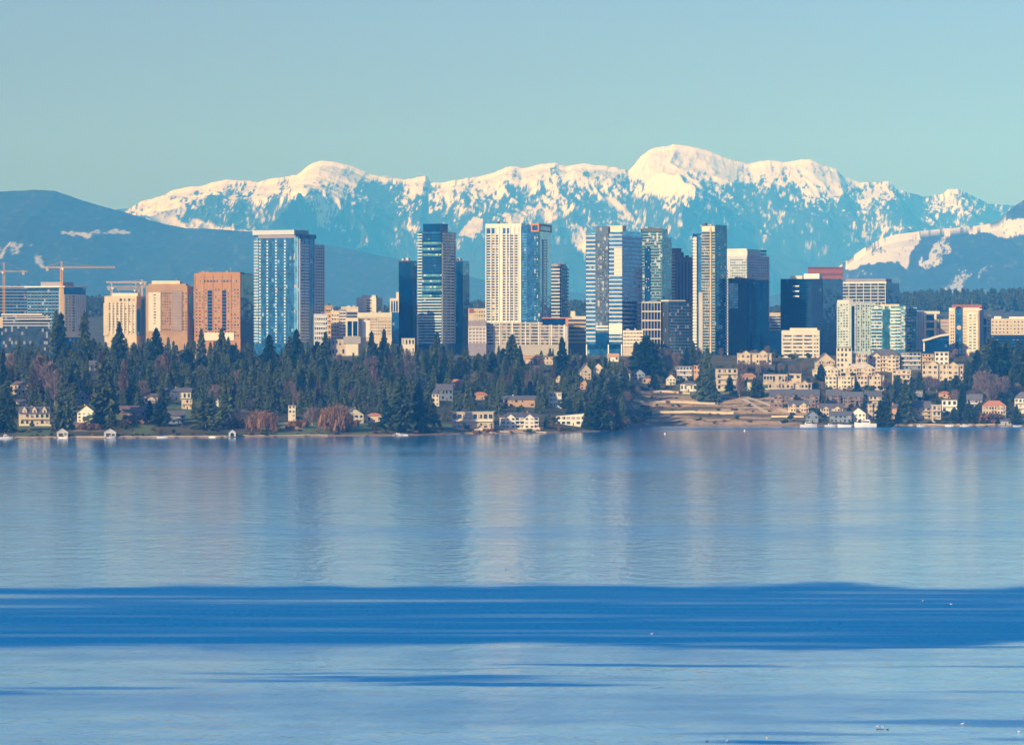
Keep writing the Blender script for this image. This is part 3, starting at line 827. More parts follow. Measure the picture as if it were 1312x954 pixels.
b.bands('floor_edge', g_sky, 'F', 668.5, 675, 299, 411, 32, .4, -.2, -1.0)
b.bands('floor_edge', g_mid, 'F', 675, 690, 299, 411, 32, .2, -.6, -1.0)
b.panel('glass_strip', g_teal, 'F', 688, 692, 296, 411, -.4, -1)
b.grid('balcony_panel', g_aqua, 'F', 684, 690, 299, 411, 2, 32, .5, .4, .1, .45)
b.panel('window_strip', white, 'R', 695, 701, 306, 411, .5)
b.grid('window', g_win, 'R', 695.8, 700.4, 307, 411, 1, 30, .7, .55, .58)
fr = MB()
u0, u1 = b.u(680.5), b.W + .8
fr.box(u0, u1, -.8, 0.6, b.z(288.6), b.z(286.2)); fr.box(u0, u1, -.8, .6, b.z(297), b.z(295)); fr.box(u0, u0 + 1.5, -.8, .6, b.z(295), b.z(288.6)); fr.box(u1 - 1.5, u1, -.8, .6, b.z(295), b.z(288.6))
fr.build('orange_frame', rust, b.o)
b.panel('orange_frame', rust, 'R', 690.2, 707, 286.4, 296, .5); b.panel('window_band', g_navy, 'R', 692, 705, 289, 294.5, .6)
b.done()
b = B('podium_building', 'long white gridded podium with ribbon windows under the white tower', 'building', 622.5, 728, 728, 413, 4690, 0, 24, balc)
for a_, c_ in ((623.5, 632), (634, 641), (643, 648), (650, 654), (656, 666), (668, 678), (680, 691), (693, 703), (705, 715), (717, 722)):
    b.grid('window', g_win, 'F', a_, c_, 414, 442, 1, 7, .96, .52, .1)
b.fins('pier', white, 'F', 622.5, 724, 412, 442, 7, .08, .5)
b.bands('spandrel', white, 'F', 622.5, 722, 413, 442, 7, .12, .35); b.panel('blank_wall', cool, 'F', 721, 727, 417, 436, .3)
b.vol('penthouse', g_navy, 695, 726, 408, 415.5, -1, 14); b.panel('roof_edge', rust, 'F', 694, 728, 406.6, 408, 1.4); b.panel('orange_fin', rust, 'F', 724.5, 728, 408, 417, 1.3); b.done()
b = B('office_tower', 'grey blue banded tower with curved shoulder behind the white tower', 'tower', 702, 718, 730, 341, 5000, 28, 30, None, group=TW)
sl = MB(); sl.slab([(0, 0), (b.W - 4, 0), (b.W - 1.2, 1.2), (b.W, 4), (b.W, b.D - 6), (b.W - 2, b.D - 1.6), (b.W - 6, b.D), (0, b.D)], -8, b.z(341)); sl.build('wall', g_slate, b.o)
sl = MB(); sl.slab([(3, 2), (b.W - 4, 2), (b.W - 2, 5), (b.W - 2, b.D - 7), (3, b.D - 4)], b.z(341), b.z(338)); sl.build('crown', mauve, b.o)
b.bands('spandrel', cool, 'F', 702, 717.4, 344, 410, 15, .4, .3); b.bands('spandrel', mauve, 'R', 719, 728.5, 344, 410, 15, .5, .3); b.done()
b = B('parking_structure', 'beige ribbed car park between the white podium and the striped blue tower', 'building', 726, 752, 752, 406, 4720, 0, 24, dark)
b.bands('spandrel', tan, 'F', 726, 752, 407, 442, 7, .45, .4); b.vol('stair_head', pale, 731, 737, 398.5, 406, 3, 10); b.panel('parapet', pale, 'F', 733, 752, 405, 409, .5); b.done()

# the striped blue tower
b = B('office_tower', 'blue and white banded office tower on slim white stilts', 'tower', 750.5, 797, 823, 297, 4680, 22, 30, g_blue, group=TW, body='glass_wall')
b.vol('core_tower', g_slate, 763.5, 780, 290, 440, -1.0, 14)
b.vol('core_tower', pale, 781.5, 797.2, 289, 299, .6, 12)
b.bands('spandrel', cool, 'F', 751, 763, 301, 441, 26, .36, .5); b.panel('corner_glass', g_sky, 'F', 751, 763, 297.5, 300.5, .2)
b.bands('spandrel', cool, 'F', 780.5, 797.4, 300, 441, 27, .36, .5); b.panel('pale_panel', pale, 'F', 787, 797, 318, 352, .3); b.panel('pale_panel', greenw, 'F', 780.5, 797.4, 414, 428, .7)
b.grid('balcony_panel', white, 'F', 766, 778, 300, 410, 4, 26, .2, .25, 1.06, .7)
b.bands('spandrel', cool, 'R', 797.8, 823, 304, 421, 22, .4, .5)
b.bands('pale_band', greenw, 'F', 764, 780, 417, 425, 2, .5, 1.3)
b.panel('window_band', g_navy, 'F', 764, 780, 426, 441, 1.3); b.panel('window_band', g_navy, 'F', 751, 797, 441, 447, .3)
for x in (751, 779, 796): b.panel('stilt', white, 'F', x, x + 1.3, 441, 456, .6)
b.panel('parapet', g_sky, 'R', 797.4, 822, 296, 302, .4); b.done()
b = B('apartment_block', 'small beige banded block at the right foot of the striped blue tower', 'apartment block', 798, 824, 824, 423, 4655, 0, 18, cream)
b.bands('spandrel', white, 'F', 798, 824, 424, 446, 5, .45, .5); b.grid('window', g_win, 'F', 799, 823, 424, 446, 6, 5, .6, .4, .3); b.clutter(3, 21); b.done()
b = B('residential_tower', 'dark teal glass tower with speckled balconies right of the striped blue tower', 'tower', 819, 849, 861, 293, 4900, 20, 30, None, group=TW)
block('glass_wall', g_teal, b.o, 0, b.W, 0, b.D * .55, -8, b.H); block('side_wing', g_teal, b.o, b.W * .25, b.W - .3, b.D * .55, b.D, -8, b.z(304))
b.bands('floor_edge', cool, 'F', 823, 848, 299, 392, 25, .14, .3); b.bands('floor_edge', cool, 'R', 849.5, 860, 306, 392, 23, .16, .3)
b.grid('balcony_panel', white, 'F', 824, 847, 300, 392, 8, 25, .3, .3, .5, .75, 9); b.panel('window_band', g_navy, 'F', 826, 834, 315, 388, .35)
b.panel('parapet', dark, 'F', 823.5, 849, 292, 296, .5); b.done()
b = B('office_building', 'beige framed office with dark panes in front of the teal tower', 'office', 822, 847, 847, 386, 4700, 0, 24, g_navy)
b.fins('pier', tan, 'F', 822, 846.5, 387, 456, 7, .2, .5); b.bands('spandrel', pale, 'F', 822, 847, 386.5, 456, 6, .14, .6); b.clutter(2, 4); b.done()
b = B('office_building', 'slate glass office with a thin white roof line left of the slim balcony tower', 'office', 846, 857, 888, 386, 4690, -30, 30, g_slate)
b.fins('pier', dark, 'L', 846.4, 856.5, 389, 456, 5, .45, .4); b.bands('floor_edge', grey, 'F', 857.4, 888, 392, 456, 16, .10, .2); b.fins('mullion', g_mid, 'F', 857.4, 888, 390, 456, 8, .05, .3)
rs = MB(); rs.box(-.8, b.u(878), -.8, b.D + .8, b.H, b.H + 1.5); rs.build('roof_edge', pale, b.o); b.done()
b = B('office_tower', 'maroon stepped tower between the teal tower and the slim balcony tower', 'tower', 859, 866, 890, 329, 4950, -35, 30, maroon, group=TW)
b.vol('crown', maroon, 866, 873, 318, 330, 0, 20); b.vol('crown', g_mid, 872, 878, 323, 330, 3, 16)
b.bands('balcony', pale, 'L', 859.2, 865.4, 325, 392, 17, .45, .8); b.fins('window_strip', g_navy, 'F', 869, 888, 335, 392, 5, .4, .1); b.done()
b = B('residential_tower', 'slim tall tower with cream balconies and a teal glass right side', 'tower', 886, 917, 932, 289, 4670, 26, 30, None, group=TW)
block('wall', g_teal, b.o, b.u(899), b.W, 0, b.D * .97, -8, b.H)
block('side_wing', g_navy, b.o, 0, b.u(899), 2.5, b.D * .8, -8, b.z(299))
b.panel('low_wing', balc, 'F', 896, 901, 374, 456, 1.5, -3)
b.fins('edge_column', balc, 'F', 888.5, 892.8, 303, 440, 1, 1, 0.6, -2.5); b.bands('edge_balcony', white, 'F', 888, 893.2, 305, 450, 36, .4, 1.2, -2.5)
b.panel('glass_strip', g_blue, 'F', 893.2, 898.5, 301, 450, -1.0, -2.5)
b.bands('balcony', balc, 'F', 899, 909.5, 296, 452, 42, .30, 1.0); b.bands('balcony', balc, 'F', 912.5, 916.6, 296, 452, 42, .32, 1.0)
b.panel('orange_fin', tan, 'F', 910, 912, 291, 452, 1.3); b.panel('crown', pale, 'F', 899.5, 916, 289.5, 296, .7)
b.grid('window', g_win, 'F', 899, 909, 296, 452, 3, 42, .6, .5, .1)
b.bands('floor_edge', g_mid, 'R', 917.4, 930, 294, 452, 42, .25, .25); b.grid('balcony_panel', g_aqua, 'R', 918, 930, 330, 452, 3, 30, .5, .3, .4, .6)
b.grid('edge_balcony', pale, 'R', 929.6, 932, 345, 452, 1, 29, 1, .45, .9); b.panel('parapet', g_mid, 'R', 917, 931, 288, 292, .4); b.done()
b = B('office_tower', 'pale gridded tower with a green glass crown behind the black glass tower', 'tower', 930, 957, 986, 328, 4950, 30, 30, cool, group=TW)
b.grid('window', g_aqua, 'F', 931, 957, 331, 362, 12, 9, .62, .55, .1); b.grid('window', g_win, 'R', 958, 985, 331, 362, 10, 9, .5, .5, .1)
b.vol('crown', greenw, 931, 957.5, 320, 328, 0, 30); b.bands('crown_glass', g_teal, 'R', 958, 982, 319.5, 328, 2, .8, .2, -3.5); b.panel('roof_edge', white, 'F', 931, 957, 318.6, 320.4, .6)
b.panel('wall', cool, 'F', 931, 936, 328.5, 362, .4); b.done()
b = B('glass_tower', 'black glass office tower with pale inset panel and blue vertical facets', 'tower', 933, 985, 985, 357, 4720, 0, 40, g_black, group=TW, body='glass_wall')
b.panel('inset_panel', g_sky, 'F', 933.6, 945.5, 363, 395, .3); b.bands('floor_edge', g_slate, 'F', 933.6, 945.5, 364, 395, 9, .3, .5)
for x0, x1 in ((957, 964), (970, 977.5)):
    f_ = MB(); f_.slab([(b.u(x0), 0), (b.u((x0 + x1) / 2), -2.4), (b.u(x1), 0)], -8, b.z(363)); f_.build('glass_bay', g_navy, b.o)
b.panel('parapet', dark, 'F', 933, 985, 356.3, 358.4, .5); b.fins('mullion', g_navy, 'F', 933, 985, 396, 456, 11, .05, .25); b.bands('floor_edge', g_navy, 'F', 934, 956, 398, 456, 14, .14, .2); b.done()
b = B('office_building', 'grey blue office with a cream top seen between the two dark glass towers', 'office', 984, 1001, 1001, 405, 4900, 0, 24, g_slate)
b.vol('crown', cream, 986, 1000, 400.5, 405, 1, 14); b.bands('spandrel', cool, 'F', 984, 1001, 407, 426, 5, .25, .3); b.done()
b = B('glass_office', 'low black glass annex between the two dark glass towers', 'office', 984, 1002, 1002, 425, 4700, 0, 24, g_black); b.bands('floor_edge', g_navy, 'F', 984, 1002, 428, 452, 6, .2, .2); b.done()
b = B('glass_tower', 'navy glass tower with a cream roof house and white slots right of the black tower', 'tower', 1000, 1053, 1080, 357, 4760, 20, 40, g_black, group=TW, body='glass_wall')
b.vol('roof_plant', pale, 1012, 1027, 353, 357, 2, 12); b.vol('roof_plant', white, 1029, 1049, 350.5, 357, 2, 12)
b.panel('glass_wall', g_navy, 'R', 1053.4, 1080, 358, 450, .3); b.bands('floor_edge', g_mid, 'F', 1026, 1040, 362, 440, 20, .2, .2); b.bands('floor_edge', g_navy, 'F', 1000, 1025, 362, 440, 20, .2, .2)
for y in (365.5, 372, 378.5): b.panel('white_slot', white, 'F', 1016, 1024, y, y + 1.6, .3)  # three short white strips on the dark glass
b.bands('floor_edge', g_mid, 'R', 1054, 1079, 362, 440, 20, .14, .5); b.done()
b = B('office_building', 'flat maroon red box top standing behind the navy glass tower', 'office', 1035, 1080, 1080, 343, 4960, 0, 30, redp)
b.panel('roof_edge', maroon, 'F', 1035, 1080, 342, 344.5, .5); b.panel('wall', maroon, 'F', 1035, 1080, 350, 353, .3); b.grid('window', g_navy, 'F', 1037, 1078, 356, 372, 10, 4, .6, .5, .1); b.done()
b = B('office_building', 'wide pale gridded office with a mauve roof house and a dark glass right side', 'office', 1078, 1135, 1152, 362, 4880, 20, 30, g_slate)
b.vol('roof_plant', mauve, 1082, 1134, 357, 362, 3, 22); b.bands('spandrel', cool, 'F', 1078, 1135, 361.5, 440, 19, .26, .4); b.fins('pier', cool, 'F', 1078, 1135, 362, 440, 7, .10, .5)
b.panel('roof_edge', white, 'F', 1080, 1136, 361, 363, .8); b.panel('glass_wall', g_navy, 'R', 1135.6, 1152, 363, 440, .3); b.done()
b = B('office_building', 'cream office with dark ribbon windows in front of the navy glass tower', 'office', 1001.5, 1050, 1050, 423, 4600, 0, 24, pale, ground=62)
b.vol('penthouse', pale, 1012, 1047, 420, 423, 2, 14)
for a_, c_ in ((1003, 1014.5), (1016, 1028.5), (1030, 1041)):
    b.grid('window', g_win, 'F', a_, c_, 428, 457, 1, 6, .96, .42, .1)
b.grid('window', g_win, 'F', 1042.5, 1049, 428, 457, 2, 6, .6, .42, .1); b.bands('ledge', white, 'F', 1001.5, 1050, 426.5, 457, 6, .16, .4)
b.clutter(3, 3); b.done()
# pale green condominiums
b = B('condominium', 'tall white and aqua condominium block with ragged balconies and a white cap', 'apartment block', 1072, 1088, 1121, 388, 4660, -20, 26, greenw, ground=62)
b.vol('penthouse', white, 1088, 1093, 384, 388, 0, 12); b.panel('parapet', white, 'L', 1073, 1088, 384, 388, .4, -4)
b.grid('window', g_aqua, 'L', 1072.5, 1087, 389, 450, 4, 18, .55, .5, .1, .25, 3); b.panel('glass_strip', g_navy, 'F', 1091, 1094.5, 392, 450, .25)
b.bands('balcony', white, 'L', 1080, 1087, 391, 450, 17, .3, .8)
b.grid('window', g_teal, 'F', 1095, 1121, 390, 450, 8, 17, .6, .55, .1, .3, 5); b.fins('pier', greenw, 'F', 1090, 1121, 389, 450, 6, .12, .6); b.bands('floor_edge', greenw, 'F', 1095, 1121, 390, 450, 17, .2, .3); b.done()
b = B('condominium', 'right hand aqua condominium block with dark glass slots and pale panels', 'apartment block', 1116, 1160, 1168, 392, 4640, 12, 26, g_aqua, ground=62)
b.vol('penthouse', cream, 1128, 1152, 389.5, 392, 1, 12); b.panel('glass_strip', g_teal, 'F', 1131, 1140, 396, 450, .3); b.grid('window', g_mid, 'F', 1117, 1130, 395, 450, 4, 13, .7, .5, .1)
b.bands('balcony', white, 'F', 1116, 1130, 394, 450, 13, .22, .7); b.bands('balcony', greenw, 'F', 1141, 1154, 395, 450, 13, .55, .7); b.grid('window', g_mid, 'F', 1147, 1154, 396, 450, 2, 13, .7, .4, .8)
b.bands('balcony', cool, 'F', 1155, 1159.5, 398, 450, 12, .3, .9); b.bands('balcony', cool, 'R', 1160.5, 1168, 402, 450, 11, .2, .6); b.done()
b = B('condominium', 'dark teal condominium tower beside the cream framed building', 'apartment block', 1160, 1175, 1175, 393, 4670, 0, 24, g_teal, ground=62)
b.bands('floor_edge', g_aqua, 'F', 1160, 1175, 394, 450, 14, .2, .4); b.fins('pier', g_sky, 'F', 1160, 1175, 394, 450, 3, .1, .6); b.done()
# right edge
b = B('office_building', 'pale building with a big open cream frame and ribbed white wall', 'office', 1175, 1218, 1218, 404, 4700, 0, 26, g_slate, ground=62)
b.panel('ribbed_wall', cool, 'F', 1175, 1183, 398, 448, .6); b.fins('rib', white, 'F', 1175, 1183, 398, 448, 4, .4, .9)
b.panel('frame', pale, 'F', 1183.5, 1187, 401, 440, 1.2); b.panel('frame', pale, 'F', 1197, 1200, 401, 432, 1.2); b.panel('frame', pale, 'F', 1183, 1204, 398.5, 402, 1.4)
for y in (410.5, 420.5): b.panel('floor_edge', pale, 'F', 1187.05, 1196.95, y, y + 2, 1.0)
b.grid('window', g_navy, 'F', 1187, 1197, 402, 432, 1, 3, .9, .7, .3)
b.panel('wall', mauve, 'F', 1205, 1218, 409, 448, .3); b.bands('spandrel', tan, 'F', 1205, 1218, 410, 448, 8, .3, .5); b.done()
b = B('pavilion', 'dark glass pavilion under a rising curved cream canopy', 'building', 1182, 1216, 1216, 436, 4640, 0, 20, g_navy, ground=62)
cp = MB()
pts = [(1182, 434.8), (1190, 433), (1198, 430.4), (1206, 428.2), (1216, 427)]
poly = [(b.u(x), b.z(y)) for x, y in pts] + [(b.u(x), b.z(y + 2.6)) for x, y in reversed(pts)]
cp.prism(poly, -4, 10); cp.build('canopy', pale, b.o)
pts = [(1187, 437), (1198, 432.8), (1216, 429.6), (1216, 436.2), (1187, 436.8)]
cp = MB(); cp.prism([(b.u(x), b.z(y)) for x, y in reversed(pts)], .5, 8); cp.build('clerestory', g_mid, b.o)
b.panel('column', pale, 'F', 1183, 1185, 437, 450, .8); b.done()
b = B('residential_tower', 'cream tower with a red arched top and a central blue glass strip', 'tower', 1216, 1255, 1260, 394, 4660, 10, 26, cream, ground=62, group=TW)
b.vol('roof', redp, 1220, 1258, 390.2, 394, .4, 16)
arch = MB(); cxx = b.u(1228.6); rr = b.u(1233.6) - cxx
arch.prism([(cxx + rr * math.cos(t), b.z(394) + rr * .8 * math.sin(t)) for t in np.linspace(0, math.pi, 13)], -1.2, 4); arch.build('arch', redp, b.o)
arch = MB(); arch.prism([(cxx + rr * .72 * math.cos(t), b.z(395.2) + rr * .55 * math.sin(t)) for t in np.linspace(0, math.pi, 13)], -1.3, 0); arch.build('arch_window', g_navy, b.o)
b.panel('roof_edge', white, 'F', 1216, 1222, 395.5, 398, .6); b.panel('roof_edge', white, 'F', 1236, 1258, 395.5, 397, .6)
b.panel('glass_strip', g_mid, 'F', 1224, 1233.5, 395.3, 460, .5); b.bands('floor_edge', g_blue, 'F', 1224, 1233.5, 398, 460, 15, .2, .6)
md = MB(); md.prism([(cxx + .3 + rr * .6 * math.cos(t), b.z(419.5) + rr * .6 * math.sin(t)) for t in np.linspace(0, 2 * math.pi, 13)[:-1]], -.75, -.5); md.build('roundel', tan, b.o)
b.grid('window', g_win, 'F', 1217.5, 1223, 402, 456, 2, 13, .5, .45, .1)
b.panel('bay', pale, 'F', 1239, 1253, 400, 452, .7); b.grid('window', g_win, 'F', 1241, 1251.5, 402, 452, 2, 13, .6, .4, .8)
b.panel('wall', rose, 'F', 1253.5, 1255, 396, 456, .3); b.bands('balcony', rose, 'F', 1234, 1239, 405, 452, 12, .3, .6); b.panel('wall', mauve, 'R', 1255.3, 1260, 397, 456, .3); b.panel('base_wall', redp, 'F', 1234, 1240, 453, 459, .8); b.done()
b = B('apartment_block', 'narrow grey block with a long balcony right of the arched tower', 'apartment block', 1258, 1270, 1270, 404, 4700, 0, 22, cream, ground=62)
b.panel('glass_strip', g_navy, 'F', 1260, 1264, 408, 450, .2); b.panel('balcony', white, 'F', 1254, 1265, 416.5, 418, 1.2); b.grid('window', g_win, 'F', 1264.5, 1269, 409, 448, 1, 9, .6, .5, .1); b.done()
b = B('apartment_block', 'long low cream block with small windows at the right edge of the city', 'apartment block', 1268, 1330, 1330, 408, 4850, 0, 26, cream, ground=66)
b.grid('window', g_win, 'F', 1270, 1326, 410, 428, 12, 4, .4, .4, .1); b.vol('penthouse', white, 1274, 1283, 405, 408, 2, 10); b.vol('penthouse', white, 1293, 1330, 405.5, 408, 2, 10); b.done()
b = B('glass_office', 'low dark glass office half hidden by tall trees at the right edge', 'office', 1268, 1330, 1330, 429, 4640, 0, 20, g_navy, ground=62)
b.bands('floor_edge', g_slate, 'F', 1268, 1330, 431, 446, 4, .2, .3); b.done()
# ------------------------------------------------------------------ tower cranes
crane_orange = paint('crane_orange_paint', (0.70, 0.38, 0.08), var=0.1, rough=0.5)
crane_pale = paint('crane_cream_paint', (0.78, 0.55, 0.32), var=0.1, rough=0.5)

def lattice(mb, p, q, w, bays, r):
    """Square lattice girder from p to q: four chords and zigzag braces."""
    p = Vector(p); q = Vector(q); d = (q - p).normalized()
    up = Vector((0, 1, 0)) if abs(d.z) > .7 else Vector((0, 0, 1))
    s = d.cross(up).normalized(); t = s.cross(d).normalized()
    cs = [(s * a + t * c) * (w / 2) for a, c in ((-1, -1), (1, -1), (1, 1), (-1, 1))]
    for c in cs:
        mb.tube(p + c, q + c, r, n=4)
    for i in range(bays):
        a = p + (q - p) * (i / bays); e_ = p + (q - p) * ((i + 1) / bays)
        for k in range(4):
            c0, c1 = cs[k], cs[(k + 1) % 4]
            mb.tube(a + (c0 if i % 2 else c1), e_ + (c1 if i % 2 else c0), r * .6, n=3)

def crane(label, px, ybot, yjib, ytop, jib_px, counter_px, d, mat, ground, yaw=0.0, w=2.0):
    x = px_to_x(px, d); m = d / F
    zj = CAMZ + (HY - yjib) * m - ground; zt = CAMZ + (HY - ytop) * m - ground
    o = thing('tower_crane', label, 'crane', (x, d, ground), math.radians(yaw), 'tower cranes over the building sites')
    L1 = (jib_px - px) * m / math.cos(math.radians(yaw)); L2 = (counter_px - px) * m / math.cos(math.radians(yaw))
    b_ = MB(); lattice(b_, (0, 0, 0), (0, 0, zj), w, int(zj / 2.6), .30); b_.build('mast', mat, o)
    b_ = MB(); sg = 1 if L1 > 0 else -1
    b_.box(-1.3, 1.3, -1.3, 1.3, zj, zj + 1.2); b_.build('slewing_ring', mat, o)
    b_ = MB(); lattice(b_, (0, 0, zj + 1.2), (0, 0, zt), w * .55, 4, .22); b_.build('tower_head', mat, o)
    b_ = MB(); lattice(b_, (sg * 1.3, 0, zj + 1.4), (L1, 0, zj + 1.4), 1.35, int(abs(L1) / 2.2), .22); b_.build('jib', mat, o)
    b_ = MB(); lattice(b_, (-sg * 1.3, 0, zj + 1.2), (L2, 0, zj + 1.2), 1.1, int(abs(L2) / 2.2), .22); b_.build('counter_jib', mat, o)
    cx = L2 * .88
    b_ = MB(); b_.box(min(cx, cx + sg * 3), max(cx, cx + sg * 3), -1.2, 1.2, zj - 2.6, zj + 1.6); b_.build('counterweight', grey, o)
    b_ = MB(); b_.box(sg * 1.4 - .9, sg * 1.4 + .9, -2.6, -1.3, zj - 1.4, zj + .9); b_.build('cab', white, o)
    b_ = MB(); b_.tube((0, 0, zt), (L1 * .62, 0, zj + 2.2), .09, n=3); b_.tube((0, 0, zt), (L2 * .9, 0, zj + 1.8), .09, n=3); b_.build('tie_rod', mat, o)
    b_ = MB(); hx = L1 * .7
    b_.box(hx - .8, hx + .8, -.7, .7, zj + .2, zj + .7); b_.tube((hx, 0, zj + .3), (hx, 0, zj - 9), .06, n=3); b_.box(hx - .3, hx + .3, -.3, .3, zj - 10, zj - 9); b_.build('hook_block', dark, o)
crane('orange tower crane at the frame edge above the low blue offices', 5, 408, 349, 336, -40, 35, 4760, crane_orange, 64, 4)
crane('tallest orange tower crane rising out of the trees before the glass office', 79, 442, 344, 335, 148, 56, 4600, crane_orange, 62, -5)
crane('small pale crane behind the cream ribbed tower with jib pointing to the tan tower', 143, 380, 369, 362, 192, 137, 4950, crane_pale, 66, 3, 1.6)
crane('distant pale crane whose jib crosses just above the cream ribbed tower', 182, 380, 363, 358.5, 136, 188, 5050, crane_pale, 66, -3, 1.5)
crane('short rust coloured crane stub beside the tan tower', 174, 380, 372, 361, 150, 180, 5000, crane_orange, 66, 6, 1.6)

# ------------------------------------------------------------------ houses and flats on the hillside
slate = paint('slate_roof', (0.11, 0.115, 0.14), var=0.2, scale=0.5, rand=.15)
brownroof = paint('brown_shingle_roof', (0.17, 0.12, 0.11), var=0.2, scale=0.5, rand=.15)
redroof = paint('terracotta_roof', (0.50, 0.22, 0.12), var=0.15, scale=0.5)
timber = paint('weathered_timber', (0.24, 0.17, 0.13), var=0.2, scale=0.4)
yellow = paint('yellow_stucco', (0.62, 0.53, 0.38), var=0.08)
amber = paint('amber_stucco', (0.58, 0.34, 0.17), var=0.10)
bluegrey = paint('blue_grey_siding', (0.22, 0.27, 0.34), var=0.12)
stone = paint('beige_stone', (0.54, 0.45, 0.33), var=0.2, scale=0.5)
doorp = paint('dark_door', (0.07, 0.045, 0.035), var=0.1)

WITH_BAYS = (1045, 1092, 1112, 1041, 1082, 1056, 1097, 1180, 984, 1079, 1058, 1009, 1050, 943, 982, 640, 1258)   # fronts with gabled bays, by left edge
HOUSES = []        # (x0, x1, ytop, ybase, distance, short)
def house(label, x0, x1, yt, yb, wall, roof, kind='gable', st=2, nc=4, rot=0.0, flags='', cat='house', name='house', group=None, win=None, depth=None):
    pc = .5 * (x0 + x1)
    d = ground_hit(pc, min(yb, 557))
    shrink = (x1 - x0) * .035
    x0 += shrink; x1 -= shrink
    m = d / F
    x, zg = px_to_x(pc, d), land1(px_to_x(pc, d), d)
    w = (x1 - x0) * m; H = CAMZ + (HY - yt) * m - zg
    if H < 3:
        H = 3.0
    dp = depth or min(max(8.0, w * .55), 15.0)
    o = thing(name, label, cat, (x, d, zg), math.radians(rot) - view_axis(pc), group)
    HOUSES.append((x0, x1, yt, yb, d, label))
    rf = {'gable': .34, 'front': .42, 'hip': .30, 'flat': 0.0, 'mono': .22}[kind]
    he = H * (1 - rf); hw = w / 2; ov = .7
    body = MB()
    if kind == 'front':
        body.prism([(-hw, -6), (hw, -6), (hw, he), (0, H - .25), (-hw, he)], 0, dp)
    elif kind == 'gable':
        body.slab([(-hw, 0), (hw, 0), (hw, dp), (-hw, dp)], -6, he)
        for sx in (-hw, hw - .2):
            body.v += [(sx, 0, he), (sx, dp, he), (sx, dp / 2, H - .2), (sx + .2, 0, he), (sx + .2, dp, he), (sx + .2, dp / 2, H - .2)]
            n0 = len(body.v) - 6
            body.f += [(n0, n0 + 1, n0 + 2), (n0 + 3, n0 + 5, n0 + 4), (n0, n0 + 2, n0 + 5, n0 + 3), (n0 + 1, n0 + 4, n0 + 5, n0 + 2)]
    elif kind == 'mono':
        body.prism([(-hw, -6), (hw, -6), (hw, H - .3), (-hw, he)], 0, dp)
    else:
        body.box(-hw, hw, 0, dp, -6, he)
    body.build('wall', wall, o)
    r = MB(); t = .28
    if kind == 'front':
        for s in (-1, 1):
            q = [(s * (hw + ov), he - ov * (H - he) / hw), (0, H), (0, H + t), (s * (hw + ov), he - ov * (H - he) / hw + t)]
            r.prism(q if s > 0 else q[::-1], -ov, dp + ov)
    elif kind == 'gable':
        k = (H - he) / (dp / 2)
        for y0, y1 in ((-ov, dp / 2), (dp + ov, dp / 2)):
            z0 = he - ov * k
            b0 = len(r.v)
            r.v += [(-hw - ov, y0, z0), (hw + ov, y0, z0), (hw + ov, y1, H), (-hw - ov, y1, H), (-hw - ov, y0, z0 + t), (hw + ov, y0, z0 + t), (hw + ov, y1, H + t), (-hw - ov, y1, H + t)]
            r.f += [tuple(b0 + i for i in q) for q in ((0, 3, 2, 1), (4, 5, 6, 7), (0, 1, 5, 4), (1, 2, 6, 5), (2, 3, 7, 6), (3, 0, 4, 7))]
    elif kind == 'hip':
        i = min(dp / 2, hw * .7)
        b0 = len(r.v)
        r.v += [(-hw - ov, -ov, he), (hw + ov, -ov, he), (hw + ov, dp + ov, he), (-hw - ov, dp + ov, he), (-hw + i, dp / 2, H), (hw - i, dp / 2, H)]
        r.f += [tuple(b0 + j for j in q) for q in ((0, 1, 5, 4), (1, 2, 5), (2, 3, 4, 5), (3, 0, 4), (3, 2, 1, 0))]
    elif kind == 'mono':
        q = [(-hw - ov, he - ov * (H - he) / w), (hw + ov, H + ov * (H - he) / w)]
        r.prism([q[0], q[1], (q[1][0], q[1][1] + t), (q[0][0], q[0][1] + t)], -ov, dp + ov)
    else:
        r.box(-hw - ov, hw + ov, -ov * 1.4, dp + ov, he, he + .45)
    roofo = r.build('roof', roof, o)
    rnd = random.Random(int(x0 * 7 + yt))
    if 'c' in flags:
        cxm = rnd.uniform(-.6, .6) * hw
        block('chimney', rose if wall is not rose else stone, roofo, cxm - .5, cxm + .5, dp * .45, dp * .45 + 1, he, H + 1.1)
    if 'd' in flags:                                            # dormers on a front roof slope
        n_ = 3 if w > 20 else 2
        for k in range(n_):
            cxm = -hw + (k + .5) * w / n_
            dm = MB(); dw = min(1.9, w / n_ * .3)
            dm.prism([(cxm - dw, he - .2), (cxm + dw, he - .2), (cxm + dw, he + (H - he) * .45), (cxm, H * .99), (cxm - dw, he + (H - he) * .45)], .1, dp * .42)
            do = dm.build('dormer', wall, roofo)
            block('window', win or g_win, o, cxm - .6, cxm + .6, .0, .1 + .02, he + .1, he + (H - he) * .45)
    fh = he / st
    wm = win or g_win
    for i in range(st):
        z0 = i * fh + fh * .28; z1 = i * fh + fh * .80
        for c in range(nc):
            cw = w / nc
            if i == 0 and c == nc // 2 and 'n' not in flags:
                block('door', doorp, o, -hw + (c + .5) * cw - .55, -hw + (c + .5) * cw + .55, -.07, .0, .0, min(2.3, fh * .85))
                continue
            if 'g' not in flags and rnd.random() < .14:
                continue
            ww = cw * (.74 if 'g' in flags else .46 + .14 * rnd.random())
            block('window', wm, o, -hw + (c + .5) * cw - ww / 2, -hw + (c + .5) * cw + ww / 2, -.06, 0, z0, z1)
        for s in (-1, 1):
            xs = (hw, hw + .06) if s > 0 else (-hw - .06, -hw)
            block('window', wm, o, xs[0], xs[1], dp * .35, dp * .35 + 1.6, z0, z1)
